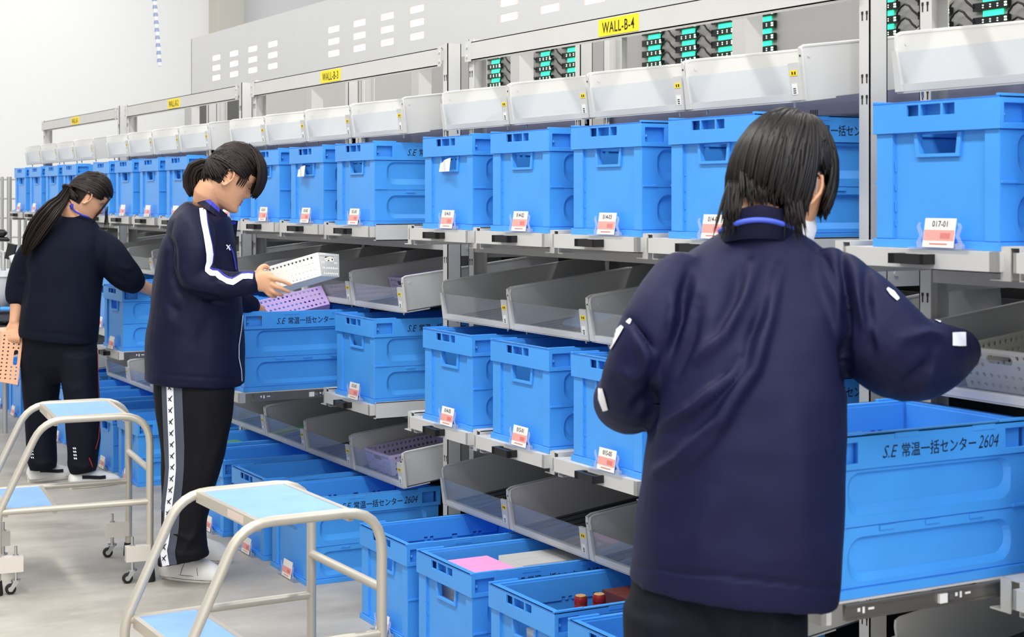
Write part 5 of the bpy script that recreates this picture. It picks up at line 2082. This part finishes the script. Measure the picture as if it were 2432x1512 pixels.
# ================================================================== person in the foreground, seen from behind
def worker_front():
    Z0 = 2.85
    Pf = P(Z0)
    root = thing('person', 'person with short black hair and face mask in navy track jacket, seen from behind', 'person')
    c0 = at_depth(1740, 467, Z0)
    root.location = (c0.x, c0.y, 0)

    def put(o):
        o.matrix_parent_inverse = Matrix.Translation(-Vector(root.location))
        return o
    HM = head_matrix(Pf(1860, 436, .12), 42, 24, 3, 0.96)
    b = MB()
    head_shape(b, HM)
    limb(b, [HM @ Vector((0, -.030, -.045)), HM @ Vector((0, -.040, -.10)), Pf(1800, 560, .095), Pf(1790, 640, .115)], [.052, .052, .050, .055], 20)
    rows_loft(b, Pf, [(1380, 1560, 1380, 1900, .10, .0), (1000, 1590, 1000, 1950, .10, .0), (760, 1620, 760, 1940, .08, .06), (680, 1700, 680, 1880, .05, .08)], 20)
    for x in (1605, 1810):
        chain(b, Pf, [(x, 1420, .08, 0), (x + 4, 1780, .058, .0), (x + 4, 2050, .045, .0), (x + 4, 2230, .036, .0)], 14)
    # right arm reaching into the bin, left arm bent forward
    chain(b, Pf, [(2045, 775, .032, .055), (2120, 830, .040, .04), (2190, 858, .040, .10), (2250, 836, .030, .22), (2274, 830, .026, .30)], 14)
    limb(b, [Pf(2274, 830, .30), Pf(2284, 832, .38), Pf(2294, 840, .44)], [.026, .036, .030], 12)
    for i in range(4):
        finger(b, [Pf(2290 + 6 * i, 828 + 5 * i, .40), Pf(2298 + 6 * i, 838 + 5 * i, .44), Pf(2303 + 5 * i, 852 + 4 * i, .46)], .0095, .0065)
    finger(b, [Pf(2286, 828, .34), Pf(2297, 832, .40), Pf(2303, 842, .44)], .0105, .0075)
    chain(b, Pf, [(1572, 765, .032, .065), (1520, 850, .040, .045), (1492, 930, .040, .08), (1478, 930, .032, .20), (1475, 915, .026, .32)], 14)
    limb(b, [Pf(1475, 915, .32), Pf(1480, 905, .37), Pf(1486, 900, .41)], [.026, .036, .030], 12)
    for i in range(4):
        finger(b, [Pf(1484 + 2 * i, 892 + 9 * i, .41), Pf(1492 + 2 * i, 890 + 9 * i, .45), Pf(1502 + 2 * i, 894 + 9 * i, .48)], .0095, .0065)
    finger(b, [Pf(1480, 890, .35), Pf(1490, 878, .38), Pf(1500, 876, .42)], .0105, .0075)
    body = fuse(b, .0036, 3, 'body')
    skin_regions(body, HM, lambda q: (q.z > .040) or (q.y < -.026 and q.z > -.070) or (q.y < .050 and q.z > .02) or (q.x < 0 and q.y < .06 and q.z > -.09))
    put(finish('body', body, ['skin', 'hair', 'skin_lip'], root))
    # hair: short layered cut, falling from the crown
    random.seed(21)
    h = MB()

    def sph(az, el, k):
        """az 0 = face, +90 = wearer's right ; el from the crown"""
        a, e_ = math.radians(az), math.radians(el)
        return Vector((math.sin(a) * math.sin(e_) * .086 * k, math.cos(a) * math.sin(e_) * (.110 if abs(az) < 90 else .113) * k - .004, math.cos(e_) * .138 * k))

    def ends(az):
        # lowest reach (degrees from the crown, hanging length)
        az = (az + 180) % 360 - 180
        if abs(az) > 125:
            return random.uniform(98, 114), random.uniform(.0, .016)
        if az < -60:
            return random.uniform(104, 122), random.uniform(.0, .035)
        if az > 100:
            return random.uniform(100, 116), random.uniform(.0, .03)
        if az > 66:
            return random.uniform(66, 78), random.uniform(.0, .006)
        if az > 25:
            return random.uniform(84, 102), random.uniform(.0, .016)
        return random.uniform(80, 96), random.uniform(.0, .02)
    for i in range(1500):
        az = random.uniform(-180, 180)
        el1, hang = ends(az)
        el0 = random.uniform(0, 22) if random.random() < .55 else random.uniform(20, 60)
        layer = random.random()
        if layer < .45:
            el1 -= random.uniform(0, 38)
            hang = 0
        k = random.uniform(1.0, 1.06)
        tw = random.uniform(-9, 9)
        pts = []
        n = 10
        for j in range(n):
            t = j / (n - 1)
            el = el0 + (el1 - el0) * t
            pts.append(HM @ sph(az + tw * t + 12 * (1 - t) * math.sin(math.radians(az)), el, k * (1 + .02 * math.sin(t * PI))))
        if hang > .005:
            dn = (-UP * .93 + RIGHT * random.uniform(-.12, .06) - FWD * .08)
            for j in (1, 2, 3, 4):
                pts.append(pts[n - 1] + dn * hang * j / 4)
        lock(h, pts, random.uniform(.0026, .0052), 5)
    # long strands over the collar
    for cx, cy, n_, sp in ((1748, 478, 60, 18), (1880, 484, 60, 16), (1815, 452, 70, 55)):
        for i in range(n_):
            x = cx + random.uniform(-sp, sp)
            ln_ = random.uniform(30, 90) if cy > 460 else random.uniform(8, 46)
            dr = random.uniform(-.35, -.05) if cx < 1800 else random.uniform(-.05, .28)
            pts = [Pf(x + dr * q * ln_ / 6 * 1.3, cy - 50 + (ln_ + 50) * q / 6, .040 - .004 * q) for q in range(7)]
            lock(h, pts, random.uniform(.0022, .0040), 5)
    put(h.build('hair', ['hair'], root, 180))
    # mask with ear loops
    m = MB()
    rings = []
    for z, f_, hw in ((-.012, .098, .018), (-.028, .112, .030), (-.055, .108, .048), (-.085, .104, .052), (-.108, .100, .044), (-.122, .082, .032)):
        rg = []
        for k in range(13):
            a = math.radians(-95 + 190 * k / 12)
            rg.append(HM @ Vector((hw * 1.16 * math.sin(a), f_ * .34 + f_ * .70 * math.cos(a), z - .006 * math.sin(a) ** 2)))
        rings.append(rg)
    m.loft(rings, cap=False, closed=False)
    mo = m.build('face_mask', ['mask_white'], root, 180)
    sd = mo.modifiers.new('thick', 'SOLIDIFY')
    sd.thickness = .0025
    put(mo)
    lp = MB()
    for s in (1, -1):
        lp.tube([HM @ Vector(q) for q in ((s * .052, .050, -.030), (s * .068, .020, -.004), (s * .078, .0, .012), (s * .083, -.022, .010))], .0017, 6)
        lp.tube([HM @ Vector(q) for q in ((s * .054, .042, -.100), (s * .066, .012, -.075), (s * .075, -.012, -.045), (s * .084, -.026, -.015))], .0017, 6)
    lp.build('ear_loop', ['mask_white'], mo, 180)
    # trousers
    tr = MB()
    for x0, x1, d in ((1478, 1722, .0), (1690, 1914, .0)):
        rows_loft(tr, Pf, [(2285, x0 + 70, 2285, x1 - 30, .075, d), (2000, x0 + 50, 2000, x1 - 20, .085, d), (1760, x0 + 25, 1760, x1 - 8, .095, d), (1560, x0 + 4, 1560, x1, .11, d), (1440, x0, 1440, x1, .12, d)], 24, 2.3)
    rows_loft(tr, Pf, [(1530, 1480, 1530, 1912, .10, 0), (1460, 1486, 1460, 1914, .125, 0), (1330, 1510, 1330, 1915, .13, .0)], 28, 2.4)
    tm = fuse(tr, .008, 5, 'trousers')
    folds(tm, [([(1610, 1390), (1660, 1450), (1690, 1512)], 22, -.012), ([(1760, 1420), (1745, 1500), (1740, 1600)], 26, .008), ([(1850, 1420), (1830, 1520), (1820, 1620)], 24, .008), ([(1560, 1400), (1550, 1520), (1560, 1640)], 26, .008)])
    put(finish('trousers', tm, ['trouser_navy'], root))
    for x in (1600, 1790):
        hp = at_depth(x, 1000, Z0 - .02)
        hp.z = 0
        d = (FWD * .8 + RIGHT * .6).normalized()
        w = UP.cross(d)
        hp -= d * .05
        up = MB()
        rings = []
        for s, hw, hh in [(0.0, .028, .075), (.03, .036, .098), (.07, .038, .100), (.11, .041, .082), (.15, .045, .066), (.19, .046, .053), (.222, .038, .042), (.238, .018, .030)]:
            c = hp + d * s
            rings.append([c + w * (hw * math.cos(a)) + UP * ((hh) * max(0, math.sin(a)) ** .8 if math.sin(a) > 0 else 0.0) for a in [2 * PI * k / 20 for k in range(20)]])
        up.loft(rings)
        put(up.build('shoe', ['shoe_white'], root, 180))
    # jacket
    j = MB()
    rows_loft(j, Pf, [(1372, 1495, 1428, 1990, .155, 0), (1340, 1499, 1392, 1991, .158, 0), (1260, 1506, 1300, 1993, .158, 0), (1150, 1521, 1180, 2000, .150, .004), (1040, 1534, 1050, 2008, .145, .01), (920, 1552, 930, 2008, .14, .025),
                      (820, 1556, 820, 2004, .135, .045), (740, 1556, 740, 2000, .125, .065), (680, 1574, 690, 1990, .115, .085), (635, 1604, 642, 1974, .100, .10), (597, 1634, 601, 1962, .088, .108), (568, 1678, 572, 1926, .078, .106), (548, 1714, 552, 1892, .070, .10)], 44, 2.25)
    chain(j, Pf, [(1965, 680, .075, .08), (2032, 748, .086, .04), (2098, 812, .086, .02), (2158, 850, .080, .05), (2205, 850, .074, .11), (2246, 842, .058, .19), (2278, 831, .043, .29)], 22)
    chain(j, Pf, [(1625, 672, .066, .08), (1580, 745, .066, .05), (1538, 840, .064, .03), (1511, 915, .064, .05), (1500, 955, .060, .09), (1478, 948, .055, .18), (1470, 930, .046, .27)], 22)
    jm = fuse(j, .0058, 4, 'jacket')
    folds(jm, [([(1800, 610), (1770, 700), (1720, 800), (1660, 850)], 16, 0.0180), ([(1790, 800), (1730, 900), (1650, 970), (1575, 1010)], 13, 0.0195), ([(1850, 640), (1826, 760), (1790, 880), (1710, 1000), (1610, 1090), (1560, 1120)], 15, 0.0210),
               ([(1740, 980), (1690, 1050), (1610, 1130)], 12, 0.0120), ([(1640, 640), (1610, 760), (1570, 880)], 14, -0.0240), ([(1660, 720), (1640, 800), (1600, 900)], 18, -0.0180), ([(1600, 700), (1590, 790), (1575, 880)], 10, 0.0150),
               ([(1760, 640), (1740, 720), (1700, 790)], 16, -0.0135), ([(1815, 720), (1770, 840), (1700, 920)], 12, -0.0150), ([(1545, 900), (1548, 980), (1540, 1040)], 11, -0.0240),
               ([(2000, 600), (2008, 700), (2006, 830), (2015, 920)], 10, -0.0270), ([(2030, 640), (2040, 720), (2060, 800)], 13, 0.0120), ([(2060, 640), (2060, 740), (2070, 830)], 12, -0.0150),
               ([(2090, 830), (2060, 760), (2040, 700)], 12, 0.0090), ([(2150, 800), (2200, 790), (2240, 800)], 14, 0.0120), ([(2120, 940), (2170, 900), (2230, 850)], 16, -0.0120), ([(2190, 930), (2215, 880), (2235, 830)], 10, 0.0090),
               ([(1500, 760), (1530, 800), (1550, 830)], 9, -0.0120), ([(1515, 800), (1535, 850), (1525, 880)], 10, 0.0120), ([(1470, 880), (1500, 900), (1530, 880)], 14, 0.0075), ([(1500, 980), (1520, 960), (1540, 930)], 16, -0.0120),
               ([(1700, 1150), (1660, 1260), (1640, 1360)], 40, 0.0090), ([(1880, 900), (1900, 1100), (1910, 1350)], 50, 0.0105), ([(1500, 1345), (1700, 1366), (1988, 1398)], 4, -0.0060),
               ([(1690, 560), (1740, 545), (1800, 538), (1870, 546), (1910, 562)], 7, 0.0060), ([(1910, 575), (1960, 610), (1990, 680)], 6, -0.0075)])
    wrinkle(jm, 6, .006, 25)
    wrinkle(jm, 18, .0018, 29)
    put(finish('jacket', jm, ['jacket'], root))
    bv = bvh_of(jm)
    # stand collar
    cl = MB()
    n = 40
    lo, hi = [], []
    for k in range(n + 1):
        a = math.radians(-178 + 356 * k / n)
        cx, cy = math.sin(a), -math.cos(a)
        lo.append(Pf(1802 + 98 * cx, 566 + 14 * abs(cx) ** 2 + 16 * (cy > 0) * cy, .092 + .080 * cy))
        hi.append(Pf(1806 + 80 * cx, 486 + 20 * abs(cx) ** 1.5 + 36 * (cy > 0) * cy, .085 + .076 * cy))
    mid = [(lo[k] + hi[k]) / 2 + (lo[k] - Pf(1802, 520, .09)).normalized() * .006 for k in range(n + 1)]
    ce = Pf(1804, 520, .09)
    inn = lambda p: p + (ce - p).normalized() * .006
    prof = [[lo[k], mid[k], hi[k], inn(hi[k]), inn(lo[k])] for k in range(n + 1)]
    cl.loft([p[::-1] for p in prof])
    put(cl.build('collar', ['jacket_dark'], root, 60))
    ly = MB()
    pts = []
    for k in range(n + 1):
        a = math.radians(-140 + 280 * k / n)
        cx, cy = math.sin(a), -math.cos(a)
        pts.append(Pf(1802 + 92 * cx, 522 + 26 * abs(cx) ** 2 + 10 * max(cy, 0), .092 + .089 * cy))
    rings = [[p + UP * .0055, p - FWD * .0015 + UP * .0055, p - FWD * .0015 - UP * .0055, p - UP * .0055] for p in pts]
    ly.tube(pts, .0050, 8)
    put(ly.build('lanyard', ['lanyard_blue'], root, 180))
    for nw, pts in ((5, [(1500, 757, 3), (1492, 768, 5)]), (5, [(1480, 775, 4), (1464, 795, 8), (1446, 822, 10), (1436, 848, 5)]), (5, [(1428, 922, 5), (1431, 945, 8), (1440, 974, 6)]),
                    (5, [(2106, 686, 3), (2118, 697, 6), (2132, 712, 4)]), (5, [(2200, 746, 3), (2216, 753, 6), (2234, 764, 4)]), (9, [(2260, 806, 15), (2276, 806, 16), (2292, 806, 16)])):
        st = MB()
        ribbon(st, bv, pts, .0024, 0, nw, 3)
        if st.v:
            put(st.build('sleeve_stripe', ['stripe_white'], root, 180))


worker_front()
